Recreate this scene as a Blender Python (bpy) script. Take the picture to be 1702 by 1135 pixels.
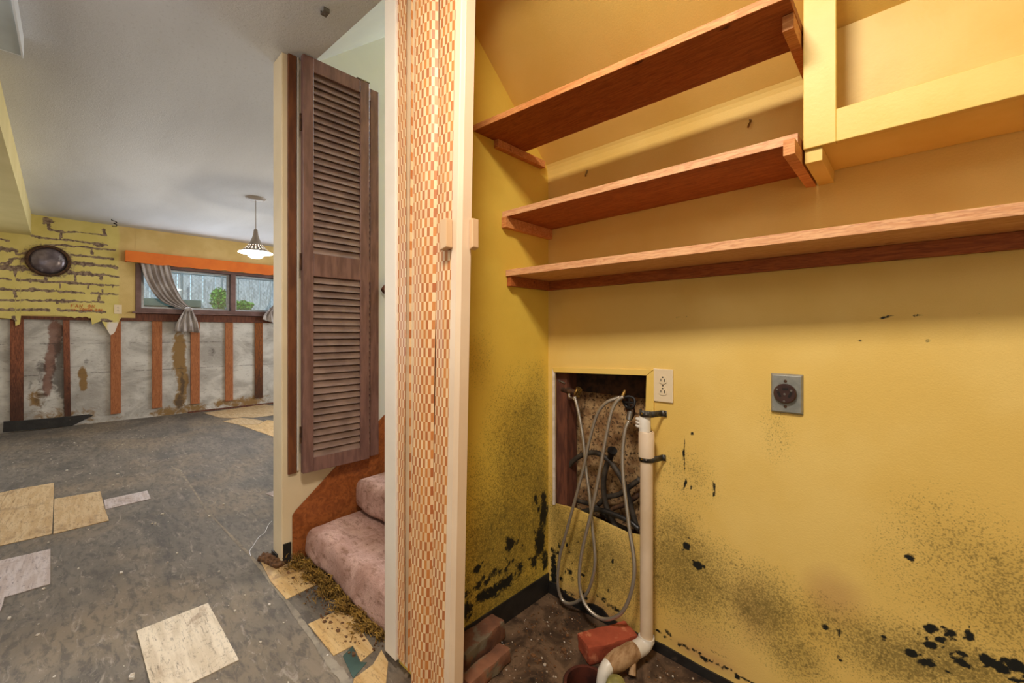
import bpy, math, random
import numpy as np
from mathutils import Vector, Matrix
random.seed(7)
S = bpy.context.scene
C = S.collection
PI = math.pi
for o in list(bpy.data.objects): bpy.data.objects.remove(o)

# ------------------------------------------------------------------ camera, world, lights, exposure
F, HZ, H = 697.0, 553.0, 1.11            # focal length (px of 1702), horizon row, eye height (m)
YAW = math.atan((1515-851)/F); CY, SY = math.cos(YAW), math.sin(YAW)
cam = bpy.data.cameras.new('camera'); co = bpy.data.objects.new('camera', cam); C.objects.link(co)
co.location = (0, 0, H); co.rotation_euler = (PI/2, 0, YAW)
cam.sensor_width = 36; cam.lens = F/1702*36; cam.shift_y = -(567.5-HZ)/1702; cam.clip_start = .05
S.camera = co
S.view_settings.view_transform = 'Standard'; S.view_settings.look = 'None'
S.view_settings.gamma = 1; S.view_settings.use_curve_mapping = False
S.view_settings.exposure = -0.06

W = bpy.data.worlds.new('sky'); S.world = W; W.use_nodes = True
wn = W.node_tree.nodes; bg = wn['Background']
sky = wn.new('ShaderNodeTexSky'); sky.sky_type = 'NISHITA'; sky.sun_disc = False
sky.sun_elevation = math.radians(48); sky.sun_rotation = math.radians(120)
W.node_tree.links.new(sky.outputs[0], bg.inputs[0]); bg.inputs[1].default_value = .35

def light(name, kind, loc, power, color, rot=(0,0,0), size=1, size_y=None, soft=.1):
    l = bpy.data.lights.new(name, kind); o = bpy.data.objects.new(name, l); C.objects.link(o)
    o.location = loc; o.rotation_euler = rot; l.energy = power; l.color = color
    if kind == 'AREA':
        l.size = size
        if size_y: l.shape = 'RECTANGLE'; l.size_y = size_y
    elif kind == 'SUN': l.angle = math.radians(.6)
    else: l.shadow_soft_size = soft
    return o
light('sun', 'SUN', (0,0,8), 4.6, (1,.95,.86), (math.radians(38), 0, math.radians(75)))
light('hall_ceiling_lamp', 'AREA', (-.32,.12,2.40), 43, (1,.91,.80), (0,0,0), .34)
light('hall_ceiling_fill', 'POINT', (-1.7,-.6,2.15), 17, (1,.94,.88), soft=.15)  # added point light that lifts the ceiling; no fixture hangs here
light('closet_wall_fill', 'POINT', (.55,-1.5,2.25), 12, (1,.92,.82), soft=.16)  # unseen second lamp, added to light both closet walls evenly
light('left_fill', 'AREA', (-7.1,-2.6,1.5), 90, (.86,.92,1), (0,math.radians(-100),0), 1.3, 1.8)  # added cool fill from the left; the wall has no opening here
light('right_fill', 'AREA', (1.85,-2.6,1.5), 26, (.80,.88,1), (0,math.radians(100),0), 1.3, 1.6)  # invented source on the right, brightens the louvred door and hall
light('stairwell_fill', 'AREA', (-1.7,4.2,3.9), 120, (.80,.88,1), (math.radians(-55),0,0), .8, 1.0)  # cool fill added up the stairs; no window is built
light('far_room_fill', 'AREA', (-4.8,4.2,1.5), 75, (.90,.95,1), (math.radians(-90),0,0), 2.2, 1.4)  # unseen area light added to brighten the far room and ceiling
light('kitchen_window_daylight', 'AREA', (-7.12,1.64,1.70), 20, (.82,.91,1), (0,math.radians(-90),0), .5, 2.0)

# ------------------------------------------------------------------ photo measurements -> metres
def ray(u, v): r = u-851; return (-SY*F+CY*r, CY*F+SY*r, HZ-v)
def at_z(u, v, z): a,b,c = ray(u,v); t = (z-H)/c; return (a*t, b*t, z)
def at_x(u, v, x): a,b,c = ray(u,v); t = x/a; return (x, b*t, H+c*t)
def at_y(u, v, y): a,b,c = ray(u,v); t = y/b; return (a*t, y, H+c*t)

# ------------------------------------------------------------------ mesh helpers
class MB:
    def __init__(s): s.v = []; s.f = []; s.uv = None
    def add(s, vs, fs):
        n = len(s.v); s.v += [tuple(p) for p in vs]; s.f += [tuple(i+n for i in f) for f in fs]; return s
    def hexa(s, b, t):      # four bottom + four top points
        return s.add(list(b)+list(t), [(3,2,1,0),(4,5,6,7),(0,1,5,4),(1,2,6,5),(2,3,7,6),(3,0,4,7)])
    def box(s, x0,x1,y0,y1,z0,z1):
        return s.hexa([(x0,y0,z0),(x1,y0,z0),(x1,y1,z0),(x0,y1,z0)], [(x0,y0,z1),(x1,y0,z1),(x1,y1,z1),(x0,y1,z1)])
    def prism(s, poly, z0, z1):     # poly in XY, ordered
        n = len(poly)
        a = sum(poly[i][0]*poly[(i+1)%n][1]-poly[(i+1)%n][0]*poly[i][1] for i in range(n))
        if a < 0: poly = poly[::-1]
        return s.add([(p[0],p[1],z0) for p in poly]+[(p[0],p[1],z1) for p in poly],
            [tuple(range(n))[::-1], tuple(range(n,2*n))]+[(i,(i+1)%n,(i+1)%n+n,i+n) for i in range(n)])
    def extr(s, poly, off):         # any planar poly extruded by a vector
        n = len(poly); q = [tuple(p[k]+off[k] for k in range(3)) for p in poly]
        return s.add(list(poly)+q, [tuple(range(n))[::-1], tuple(range(n,2*n))]+[(i,(i+1)%n,(i+1)%n+n,i+n) for i in range(n)])
    def tube(s, pts, r, n=10, cap=True):
        pts = [Vector(p) for p in pts]; rs = r if isinstance(r,(list,tuple)) else [r]*len(pts)
        up = None; vs = []; m = len(pts)
        for i,p in enumerate(pts):
            d = (pts[min(i+1,m-1)]-pts[max(i-1,0)]).normalized()
            if up is None:
                up = d.orthogonal().normalized()
            up = (up-d*up.dot(d)).normalized(); w = d.cross(up)
            for k in range(n):
                a = 2*PI*k/n; vs.append(p+(up*math.cos(a)+w*math.sin(a))*rs[i])
        fs = [(i*n+k, i*n+(k+1)%n, (i+1)*n+(k+1)%n, (i+1)*n+k) for i in range(m-1) for k in range(n)]
        if cap: fs += [tuple(range(n))[::-1], tuple((m-1)*n+k for k in range(n))]
        return s.add(vs, fs)
    def lathe(s, prof, c, axis=(0,0,1), n=32, close=False):   # prof: (radius, height)
        ax = Vector(axis).normalized(); u = ax.orthogonal().normalized(); w = ax.cross(u); c = Vector(c)
        vs = [c+ax*h+(u*math.cos(2*PI*k/n)+w*math.sin(2*PI*k/n))*max(r,1e-5) for r,h in prof for k in range(n)]
        m = len(prof)
        fs = [(i*n+k, i*n+(k+1)%n, (i+1)*n+(k+1)%n, (i+1)*n+k) for i in range(m-1) for k in range(n)]
        return s.add(vs, fs)
    def rbox(s, c, size, r, n=8, noise=0, seed=0, rot=0, nscale=20):     # rounded box with slight unevenness
        import itertools
        hx,hy,hz = [q/2 for q in size]; nn = [max(2,int(q/max(size)*n*2)) for q in size]
        idx = {}; vs = []; fs = []
        def vid(i,j,k):
            if (i,j,k) not in idx:
                p = Vector(((i/nn[0]*2-1)*hx,(j/nn[1]*2-1)*hy,(k/nn[2]*2-1)*hz))
                q = Vector((max(-hx+r,min(hx-r,p.x)),max(-hy+r,min(hy-r,p.y)),max(-hz+r,min(hz-r,p.z))))
                d = p-q
                if d.length > 1e-9: p = q+d.normalized()*r
                if noise:
                    from mathutils import noise as N
                    p = p+N.noise_vector((p+Vector((seed,seed*.7,0)))*nscale)*noise
                ca,sa = math.cos(rot),math.sin(rot)
                idx[(i,j,k)] = len(vs); vs.append((c[0]+p.x*ca-p.y*sa, c[1]+p.x*sa+p.y*ca, c[2]+p.z))
            return idx[(i,j,k)]
        X,Y,Z = nn
        for i in range(X):
            for j in range(Y):
                fs.append((vid(i,j,0),vid(i,j+1,0),vid(i+1,j+1,0),vid(i+1,j,0)))
                fs.append((vid(i,j,Z),vid(i+1,j,Z),vid(i+1,j+1,Z),vid(i,j+1,Z)))
        for i in range(X):
            for k in range(Z):
                fs.append((vid(i,0,k),vid(i+1,0,k),vid(i+1,0,k+1),vid(i,0,k+1)))
                fs.append((vid(i,Y,k),vid(i,Y,k+1),vid(i+1,Y,k+1),vid(i+1,Y,k)))
        for j in range(Y):
            for k in range(Z):
                fs.append((vid(0,j,k),vid(0,j,k+1),vid(0,j+1,k+1),vid(0,j+1,k)))
                fs.append((vid(X,j,k),vid(X,j+1,k),vid(X,j+1,k+1),vid(X,j,k+1)))
        return s.add(vs, fs)
    def build(s, name, m, parent=None, bevel=0, smooth=False, label=None, cat=None, group=None, kind=None, uv=None):
        me = bpy.data.meshes.new(name); me.from_pydata(s.v, [], s.f); me.validate(); me.update()
        if uv is not None:
            l = me.uv_layers.new(name='UVMap')
            for lp in me.loops: l.data[lp.index].uv = uv[lp.vertex_index]
        if smooth:
            me.shade_smooth()
            if smooth != 'all': me.set_sharp_from_angle(angle=math.radians(40))
        o = bpy.data.objects.new(name, me); C.objects.link(o); me.materials.append(m)
        if bevel:
            b = o.modifiers.new('bevel','BEVEL'); b.width = bevel; b.segments = 2; b.limit_method = 'ANGLE'
        put(o, parent); tag(o, label, cat, group, kind)
        return o
def put(o, parent):
    if parent:
        o.parent = parent
        if parent.type == 'EMPTY': o.matrix_parent_inverse = Matrix.Translation(-Vector(parent.location))
def tag(o, label=None, cat=None, group=None, kind=None):
    if label: o['label'] = label
    if cat: o['category'] = cat
    if group: o['group'] = group
    if kind: o['kind'] = kind
def thing(name, loc, label, cat, group=None, kind=None):
    o = bpy.data.objects.new(name, None); C.objects.link(o); o.location = loc; o.empty_display_size = .05
    tag(o, label, cat, group, kind); return o
def spline(P, n=8):
    P = [Vector(p) for p in P]; Q = [P[0]*2-P[1]]+P+[P[-1]*2-P[-2]]; out = []
    for i in range(1, len(Q)-2):
        a,b,c,d = Q[i-1],Q[i],Q[i+1],Q[i+2]
        for k in range(n):
            t = k/n
            out.append(.5*((2*b)+(c-a)*t+(2*a-5*b+4*c-d)*t*t+(3*b-a-3*c+d)*t**3))
    out.append(P[-1]); return out

# numpy value noise
def vn(x, y, seed=0):
    xi = np.floor(x).astype(np.int64); yi = np.floor(y).astype(np.int64); fx = x-xi; fy = y-yi
    fx = fx*fx*(3-2*fx); fy = fy*fy*(3-2*fy)
    def h(a,b):
        n = (a*374761393+b*668265263+seed*1442695041) & 0xffffffff
        n = ((n^(n>>13))*1274126177) & 0xffffffff
        return ((n^(n>>16)) & 0xffff)/65535.
    return (h(xi,yi)*(1-fx)+h(xi+1,yi)*fx)*(1-fy)+(h(xi,yi+1)*(1-fx)+h(xi+1,yi+1)*fx)*fy
def fbm(x, y, s=1, seed=0, o=4):
    r = 0; a = .5; t = 0
    for i in range(o): r = r+a*vn(x*s, y*s, seed+i*17); t += a; a *= .5; s *= 2.03
    return r/t

def set_attr(me, arr):
    a = me.attributes.new('stain', 'FLOAT_COLOR', 'POINT')
    col = np.ones((len(me.vertices),4), np.float32); col[:,:arr.shape[1]] = arr
    a.data.foreach_set('color', col.ravel())

# ------------------------------------------------------------------ materials
def lin(c): return tuple((x/12.92 if x <= .04045 else ((x+.055)/1.055)**2.4) for x in [q/255 for q in c])
def rgb(r,g,b): return (*lin((r,g,b)), 1)
class NT:
    def __init__(s, name):
        s.m = bpy.data.materials.new(name); s.m.use_nodes = True; s.t = s.m.node_tree; s.n = s.t.nodes
        s.b = s.n['Principled BSDF']; s.tc = s.n.new('ShaderNodeTexCoord'); s.L = s.t.links.new
    def val(s, sock, x):
        if isinstance(x, bpy.types.NodeSocket): s.L(x, sock)
        else: sock.default_value = x
    def mapping(s, scale=(1,1,1), rot=(0,0,0), src='Object'):
        m = s.n.new('ShaderNodeMapping'); m.inputs['Scale'].default_value = scale; m.inputs['Rotation'].default_value = rot
        s.L(s.tc.outputs[src], m.inputs[0]); return m.outputs[0]
    def noise(s, scale, detail=4, vec=None, rough=.55, dist=0):
        n = s.n.new('ShaderNodeTexNoise'); n.inputs['Scale'].default_value = scale; n.inputs['Detail'].default_value = detail
        n.inputs['Roughness'].default_value = rough; n.inputs['Distortion'].default_value = dist
        s.L(vec if vec is not None else s.tc.outputs['Object'], n.inputs['Vector']); return n.outputs[0]
    def math(s, op, a, b=0.0, c=None, clamp=False):
        n = s.n.new('ShaderNodeMath'); n.operation = op; n.use_clamp = clamp; s.val(n.inputs[0],a); s.val(n.inputs[1],b)
        if c is not None: s.val(n.inputs[2], c)
        return n.outputs[0]
    def step(s, x, lo, hi):
        n = s.n.new('ShaderNodeMapRange'); n.interpolation_type = 'SMOOTHSTEP'; s.val(n.inputs[0],x)
        n.inputs[1].default_value = lo; n.inputs[2].default_value = hi; return n.outputs[0]
    def mix(s, f, a, b):
        n = s.n.new('ShaderNodeMix'); n.data_type = 'RGBA'; s.val(n.inputs[0],f); s.val(n.inputs[6],a); s.val(n.inputs[7],b); return n.outputs[2]
    def attr(s):
        a = s.n.new('ShaderNodeAttribute'); a.attribute_name = 'stain'; p = s.n.new('ShaderNodeSeparateColor')
        s.L(a.outputs['Color'], p.inputs[0]); return p.outputs[0], p.outputs[1], p.outputs[2]
    def bump(s, h, strength=.3, dist=.01):
        b = s.n.new('ShaderNodeBump'); b.inputs['Strength'].default_value = strength; b.inputs['Distance'].default_value = dist
        s.L(h, b.inputs['Height']); s.L(b.outputs[0], s.b.inputs['Normal'])
    def out(s, color, rough=.7, metal=0, spec=.4):
        s.val(s.b.inputs['Base Color'], color); s.val(s.b.inputs['Roughness'], rough)
        s.b.inputs['Metallic'].default_value = metal; s.b.inputs['Specular IOR Level'].default_value = spec; return s.m
def simple(name, c1, c2=None, scale=12, rough=.6, metal=0, bump=0, bscale=60, stretch=(1,1,1), lo=.35, hi=.65, spec=.4, bd=.004, c3=None, s3=40, lo3=.6, hi3=.7):
    t = NT(name); col = c1
    v = t.mapping(stretch)
    if c2: col = t.mix(t.step(t.noise(scale,5,v), lo, hi), c1, c2)
    if c3: col = t.mix(t.step(t.noise(s3,4,v), lo3, hi3), col, c3)
    if bump: t.bump(t.noise(bscale,4,v), bump, bd)
    return t.out(col, rough, metal, spec)
M = {}
def yellow_wall(name, c1, c2, spk, extra=.0):
    t = NT(name); R,G,B = t.attr()
    base = t.mix(t.step(t.noise(3,4), .35,.65), c1, c2)
    base = t.mix(t.math('MULTIPLY', t.step(t.noise(900,2), .45,.7), .10), base, rgb(120,90,20))
    base = t.mix(t.math('MULTIPLY', B, .8, clamp=True), base, rgb(176,128,88))
    base = t.mix(t.math('MULTIPLY', t.step(R,.1,1.0), .42), base, rgb(134,112,42))
    f1 = t.math('ADD', t.math('MULTIPLY', t.noise(230,4), 1.0), t.math('MULTIPLY', R, .26))
    f2 = t.math('ADD', t.noise(60,4,None,.7), t.math('MULTIPLY', R, .14))
    m = t.math('MULTIPLY', t.step(f1, .58,.80), t.step(R,.03,.25))
    base = t.mix(t.math('MULTIPLY', m, .62), base, spk)
    m = t.math('MULTIPLY', t.step(f2, .66,.76), t.step(R,.03,.25))
    base = t.mix(t.math('MULTIPLY', m, .6), base, spk)
    rare = t.step(t.noise(38,5,t.mapping((1,1,2.2)),.75), .735,.76)
    base = t.mix(t.math('MULTIPLY', rare, .55), base, rgb(110,80,30))
    g = t.math('ADD', t.math('MULTIPLY', t.noise(55,6,None,.72,.4), .9), t.math('MULTIPLY', G, .62))
    base = t.mix(t.math('MULTIPLY', t.step(g, .74,.90), t.step(G,.04,.3)), base, rgb(24,25,20))
    t.bump(t.noise(260,3), .16, .003)
    return t.out(base, .55, 0, .35)
M['yellow'] = yellow_wall('yellow_painted_wall', rgb(231,197,112), rgb(224,187,98), rgb(104,88,44))
M['yellow_side'] = yellow_wall('yellow_side_wall', rgb(230,198,84), rgb(222,186,74), rgb(88,76,34))
M['yellow_trim'] = simple('yellow_painted_wood', rgb(232,198,108), rgb(226,190,96), 6, .45, bump=.1, bscale=120)
M['slope'] = simple('yellow_sloped_ceiling', rgb(236,196,104), rgb(230,188,92), 3, .55, bump=.15, bscale=250, c3=rgb(180,140,40), s3=30, lo3=.74, hi3=.78)
def pine(name, c1, c2, knot, st=(1,9,9), rough=.6, rot_z=0):
    t = NT(name); v = t.mapping(st)
    g = t.noise(9,8,v,.6,1.6); col = t.mix(t.step(g,.38,.64), c1, c2)
    col = t.mix(t.math('MULTIPLY', t.step(t.noise(34,4,v,.5,.5),.5,.62), .35), col, knot)
    col = t.mix(t.step(t.noise(7,3,t.mapping((1.2,3,3))),.71,.76), col, knot)
    if rot_z:      # damp-rotted lower end of the stud, a stain in the wood itself
        sp = t.n.new('ShaderNodeSeparateXYZ'); t.L(t.tc.outputs['Object'], sp.inputs[0])
        zz_ = t.math('ADD', sp.outputs[2], t.math('MULTIPLY', t.noise(9,5,None,.7), -.9))
        col = t.mix(t.math('MULTIPLY', t.step(t.math('MULTIPLY', zz_, -1), .45-rot_z-.55, .45-rot_z+.25), .75), col, rgb(44,30,24))
    t.bump(g, .12, .003); return t.out(col, rough, 0, .35)
M['pine'] = pine('orange_pine', rgb(216,150,88), rgb(196,122,62), rgb(150,80,36))
M['pine_shaded'] = pine('shaded_pine', rgb(172,96,44), rgb(150,78,32), rgb(92,40,16))  # same pine, darkened in colour to stand for shade under the shelves
M['pine_light'] = pine('pale_pine', rgb(222,170,122), rgb(206,146,98), rgb(160,92,60))
M['stud'] = pine('stud_wood', rgb(150,92,62), rgb(108,62,44), rgb(60,30,20), (9,9,1), .8, .45)
M['stud2'] = pine('stud_wood_pale', rgb(176,112,70), rgb(150,90,54), rgb(88,50,26), (9,9,1), .8)
M['stud3'] = pine('stud_wood_stained', rgb(148,86,38), rgb(96,56,30), rgb(52,34,22), (9,9,1), .8, .35)
M['skirt'] = pine('red_brown_skirt_board', rgb(164,94,48), rgb(136,74,36), rgb(96,50,26), (9,2,2), .4)
M['brown'] = simple('brown_stained_wood', rgb(128,94,86), rgb(104,74,68), 7, .36, bump=.08, bscale=40, stretch=(6,6,1), spec=.5, c3=rgb(136,104,96), s3=26, lo3=.66, hi3=.8)
M['slat'] = simple('louvre_slats', rgb(134,108,98), rgb(110,86,78), 9, .40, stretch=(1,1,1), spec=.5, c3=rgb(150,132,118), s3=60, lo3=.70, hi3=.78)
M['jamb'] = simple('dark_brown_jamb', rgb(122,72,42), rgb(96,54,34), 8, .5, stretch=(5,5,1))
M['cream'] = simple('cream_painted_post', rgb(226,206,170), rgb(216,196,160), 3, .5, bump=.08, bscale=50, c3=rgb(150,110,70), s3=22, lo3=.76, hi3=.8)
M['white'] = simple('white_jamb_paint', rgb(228,216,198), rgb(220,206,188), 3, .5, bump=.06, c3=rgb(170,140,110), s3=26, lo3=.77, hi3=.8)
M['bluewhite'] = simple('stairwell_paint_cool_lit', rgb(216,222,218), rgb(206,214,212), 2, .6, bump=.05, bscale=100)  # bluish tone holds some of the cool stairwell light in the colour
def ceil_mat():
    t = NT('stippled_ceiling'); n = t.noise(1.1,4,t.mapping((.5,1.6,1)),.5,.2)
    col = t.mix(t.step(n,.35,.68), rgb(218,219,221), rgb(202,202,203))
    col = t.mix(t.math('MULTIPLY',t.step(t.noise(60,3),.55,.72),.18), col, rgb(150,146,140))
    w = t.noise(48,6,None,.6,2.5); t.bump(w,.45,.006); return t.out(col,.75,0,.3)
M['ceil'] = ceil_mat()
M['soffit'] = simple('soffit_paint', rgb(214,198,140), rgb(206,190,130), 3, .6, bump=.1)
M['ochre'] = simple('ochre', rgb(208,180,120), rgb(198,168,106), 3, .7, bump=.1)
def floor_mat():
    t = NT('worn_floor'); 
    v = t.mapping((1.0,2.6,1),(0,0,.35)); a = t.noise(1.6,6,v,.6,.8)
    col = t.mix(t.step(a,.34,.66), rgb(90,84,77), rgb(120,111,100))
    col = t.mix(t.math('MULTIPLY',t.step(t.noise(1.1,4),.46,.62),.5), col, rgb(140,122,98))
    b = t.noise(13,7,t.mapping((1,2.6,1),(0,0,.3)),.7,.5)
    col = t.mix(t.math('MULTIPLY',t.step(b,.46,.62),.6), col, rgb(70,65,61))
    col = t.mix(t.math('MULTIPLY',t.step(t.noise(8,8,t.mapping((1,3,1),(0,0,.5)),.75,1.2),.54,.68),.5), col, rgb(176,164,150))
    col = t.mix(t.step(t.noise(80,4,None,.7),.66,.72), col, rgb(190,182,170))
    # filthy closet floor
    sp = t.n.new('ShaderNodeSeparateXYZ'); t.L(t.tc.outputs['Object'], sp.inputs[0])
    mx = t.math('MULTIPLY', t.step(sp.outputs[0],-1.25,-1.15), t.step(t.math('ADD',sp.outputs[1],t.math('MULTIPLY',t.noise(6),.1)),.70,.85))
    d = t.mix(t.step(t.noise(9,7,None,.65,.8),.38,.62), rgb(60,44,32), rgb(112,88,66))
    d = t.mix(t.step(t.noise(22,6,None,.7),.56,.66), d, rgb(34,26,20))
    d = t.mix(t.step(t.noise(120,3),.67,.72), d, rgb(170,146,116))
    col = t.mix(mx, col, d)
    t.bump(t.noise(40,6,None,.7),.25,.006); return t.out(col, .62, 0, .35)
M['floor'] = floor_mat()
def tile_mat(name, c1, c2, dark, rot=.3):
    t = NT(name); v = t.mapping((1,7,1),(0,0,rot))
    col = t.mix(t.step(t.noise(5,5,v),.4,.6), c1, c2)
    col = t.mix(t.math('MULTIPLY',t.step(t.noise(14,8,v,.8,.5),.53,.64),.7), col, dark)
    col = t.mix(t.math('MULTIPLY',t.step(t.noise(5,6,None,.7,.6),.55,.68),.6), col, rgb(128,98,70))
    col = t.mix(t.math('MULTIPLY',t.step(t.noise(60,5,None,.8),.56,.64),.5), col, dark)
    return t.out(col,.5,0,.4)
M['tile_cream'] = tile_mat('cream_vinyl_tile', rgb(216,200,176), rgb(198,180,154), rgb(84,72,60))
M['tile_tan'] = tile_mat('tan_vinyl_tile', rgb(206,180,140), rgb(192,160,116), rgb(110,78,50))
M['tile_lilac'] = tile_mat('lilac_vinyl_tile', rgb(200,188,186), rgb(182,166,160), rgb(96,84,88))
M['tile_gold'] = tile_mat('golden_backing_tile', rgb(212,180,128), rgb(198,160,104), rgb(96,62,28), .9)
M['glue'] = simple('glue_residue', rgb(150,138,120), rgb(122,112,98), 14, .8, c3=rgb(110,100,90), s3=30, lo3=.55, hi3=.7)
def carpet_mat():
    t = NT('pink_carpet'); n = t.noise(5,6,None,.65,.6)
    col = t.mix(t.step(n,.36,.64), rgb(214,176,162), rgb(176,136,120))
    col = t.mix(t.math('MULTIPLY',t.step(t.noise(14,7,t.mapping((1,2.5,2)),.75),.50,.66),.7), col, rgb(124,88,66))
    col = t.mix(t.math('MULTIPLY',t.step(t.noise(70,5,None,.75),.54,.68),.5), col, rgb(96,66,48))
    col = t.mix(t.math('MULTIPLY',t.step(t.noise(240,2),.4,.7),.3), col, rgb(140,104,92))
    t.bump(t.noise(220,4,None,.8),.7,.008); return t.out(col,.95,0,.1)
M['carpet'] = carpet_mat()
M['coir'] = simple('coir_fibre', rgb(166,128,54), rgb(104,76,30), 40, .95)
def concrete_mat():
    t = NT('old_concrete'); R,G,B = t.attr()
    col = t.mix(t.step(t.noise(2.5,7,t.mapping((1,1,1.4)),.6,.6),.36,.64), rgb(210,206,198), rgb(166,160,152))
    col = t.mix(t.math('MULTIPLY',t.step(t.noise(15,6,t.mapping((1,1,3)),.7),.55,.7),.5), col, rgb(122,112,98))
    col = t.mix(t.math('MULTIPLY',t.step(t.noise(40,6,None,.7),.60,.68),.5), col, rgb(214,208,196))
    nz = t.noise(10,7,None,.7,.8)
    def m(ch): return t.step(t.math('ADD',nz,t.math('MULTIPLY',ch,.6)),.62,.86)
    col = t.mix(t.math('MULTIPLY',m(B),t.step(B,.02,.2)), col, rgb(142,112,72))
    col = t.mix(t.math('MULTIPLY',m(R),t.math('MULTIPLY',t.step(R,.02,.2),.8)), col, rgb(118,70,50))
    col = t.mix(t.math('MULTIPLY',m(G),t.math('MULTIPLY',t.step(G,.02,.2),.72)), col, rgb(70,62,58))
    t.bump(t.noise(24,7,t.mapping((1,1,2)),.7),.5,.01); return t.out(col,.9,0,.2)
M['concrete'] = concrete_mat()
def panel_mat():
    t = NT('peeling_brick_panel'); R,G,B = t.attr()
    col = t.mix(t.step(t.noise(4,4),.35,.65), rgb(216,198,120), rgb(206,188,106))
    och = t.mix(t.step(t.noise(4,4),.35,.65), rgb(214,186,122), rgb(202,172,106))
    col = t.mix(G, col, och)
    nz = t.noise(26,6,t.mapping((1,1,1.6)),.7,.4)
    k = t.math('MULTIPLY', t.step(t.math('ADD',nz,t.math('MULTIPLY',R,.6)),.66,.86), t.step(R,.03,.2))
    col = t.mix(k, col, t.mix(t.step(t.noise(30),.4,.6), rgb(150,128,106), rgb(104,84,72)))
    col = t.mix(B, col, rgb(226,214,200))
    t.bump(t.math('SUBTRACT',t.noise(90,3),k),.3,.004); return t.out(col,.7,0,.3)
M['panel'] = panel_mat()
M['gypsum'] = simple('torn_gypsum', rgb(226,214,200), rgb(206,190,170), 30, .9, bump=.4)
M['paper'] = simple('torn_wall_paper', rgb(176,130,84), rgb(150,106,66), 20, .9)
M['orange'] = simple('orange_valance_paint', rgb(226,116,26), rgb(214,104,20), 5, .5)
M['winframe'] = simple('mauve_brown_window_paint', rgb(120,90,84), rgb(100,72,66), 8, .5)
M['alu'] = simple('aluminium_sash', rgb(176,180,184), rgb(156,160,166), 20, .4, .3)
M['steel'] = simple('brushed_steel', rgb(150,146,138), rgb(120,116,110), 30, .38, .8)
M['strap'] = simple('galvanised_strap', rgb(92,90,86), rgb(70,68,64), 40, .45, .7)
M['chrome'] = simple('bright_metal', rgb(206,202,196), None, rough=.25, metal=1)
M['brass'] = simple('aged_brass', rgb(166,132,72), rgb(110,84,44), 60, .4, .8)
M['rust'] = simple('rusty_iron', rgb(96,66,42), rgb(54,36,26), 50, .8, .2, bump=.4)
M['black'] = simple('black_rubber', rgb(40,38,36), rgb(26,24,23), 20, .45, spec=.5, c3=rgb(70,62,54), s3=30, lo3=.64, hi3=.76)
M['hose'] = simple('black_drain_hose', rgb(74,66,56), rgb(48,42,36), 30, .6)
def braid():
    t = NT('braided_steel_hose'); w = t.n.new('ShaderNodeTexWave'); w.inputs['Scale'].default_value = 260; w.inputs['Distortion'].default_value = 1
    t.L(t.mapping((1,1,1),(.5,.6,.2)), w.inputs[0]); col = t.mix(w.outputs[1], rgb(140,134,122), rgb(222,214,200)); return t.out(col,.38,.75,.5)
M['braid'] = braid()
M['pvc'] = simple('aged_pvc', rgb(222,200,172), rgb(208,184,152), 5, .4, spec=.5, c3=rgb(150,110,70), s3=18, lo3=.72, hi3=.78)
M['pvc_white'] = simple('white_pvc', rgb(226,220,208), rgb(214,206,192), 8, .35, spec=.5)
M['wrap'] = simple('dirty_wrap_tape', rgb(178,146,108), rgb(130,94,58), 16, .8, bump=.5, bscale=40, stretch=(3,1,1))
M['green_cap'] = simple('mossy_cap', rgb(166,160,92), rgb(120,112,56), 25, .6, bump=.2)
M['brick'] = simple('red_brick', rgb(168,80,52), rgb(146,66,42), 10, .9, bump=.5, bscale=120, c3=rgb(186,112,78), s3=24, lo3=.60, hi3=.72)
M['brick_old'] = simple('dirty_old_brick', rgb(138,92,66), rgb(100,66,48), 8, .9, bump=.6, bscale=60, c3=rgb(112,100,80), s3=14, lo3=.50, hi3=.60)
M['clay'] = simple('clay_pipe', rgb(92,42,26), rgb(56,26,18), 20, .7, bump=.3)
M['ply'] = simple('mouldy_plywood', rgb(184,150,104), rgb(134,98,62), 26, .9, bump=.2, c3=rgb(66,46,30), s3=120, lo3=.50, hi3=.66)
M['ply_dark'] = simple('blackened_board', rgb(40,28,20), rgb(74,48,30), 30, .95, bump=.3)
M['redwood'] = simple('red_stud', rgb(112,66,46), rgb(84,48,34), 12, .8, stretch=(5,5,1))
M['ivory'] = simple('ivory_plastic', rgb(226,206,170), None, rough=.35, spec=.5)
M['slot'] = simple('dark_slot', rgb(24,20,18), None, rough=.6)
M['plate_grey'] = simple('grey_metal_plate', rgb(156,156,148), rgb(138,140,134), 40, .42, .45, c3=rgb(110,108,100), s3=90, lo3=.64, hi3=.72)
M['bakelite'] = simple('brown_bakelite', rgb(64,40,36), rgb(50,30,28), 20, .35, spec=.6)
M['redink'] = simple('red_marker_ink', rgb(206,96,44), None, rough=.8)
M['wireblack'] = simple('black_wire', rgb(22,20,20), None, rough=.5)
M['whitewire'] = simple('white_string', rgb(228,226,232), None, rough=.7)
M['debris'] = simple('pale_debris', rgb(214,206,194), rgb(176,160,138), 60, .9)
M['debris_brown'] = simple('brown_debris', rgb(120,84,52), rgb(82,56,36), 60, .9)
def curtain_mat():
    t = NT('grey_satin_curtain'); col = t.mix(t.step(t.noise(6,4),.4,.6), rgb(176,166,160), rgb(146,134,128))
    t.b.inputs['Sheen Weight'].default_value = .3; return t.out(col,.42,0,.5)
M['curtain'] = curtain_mat()
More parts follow.
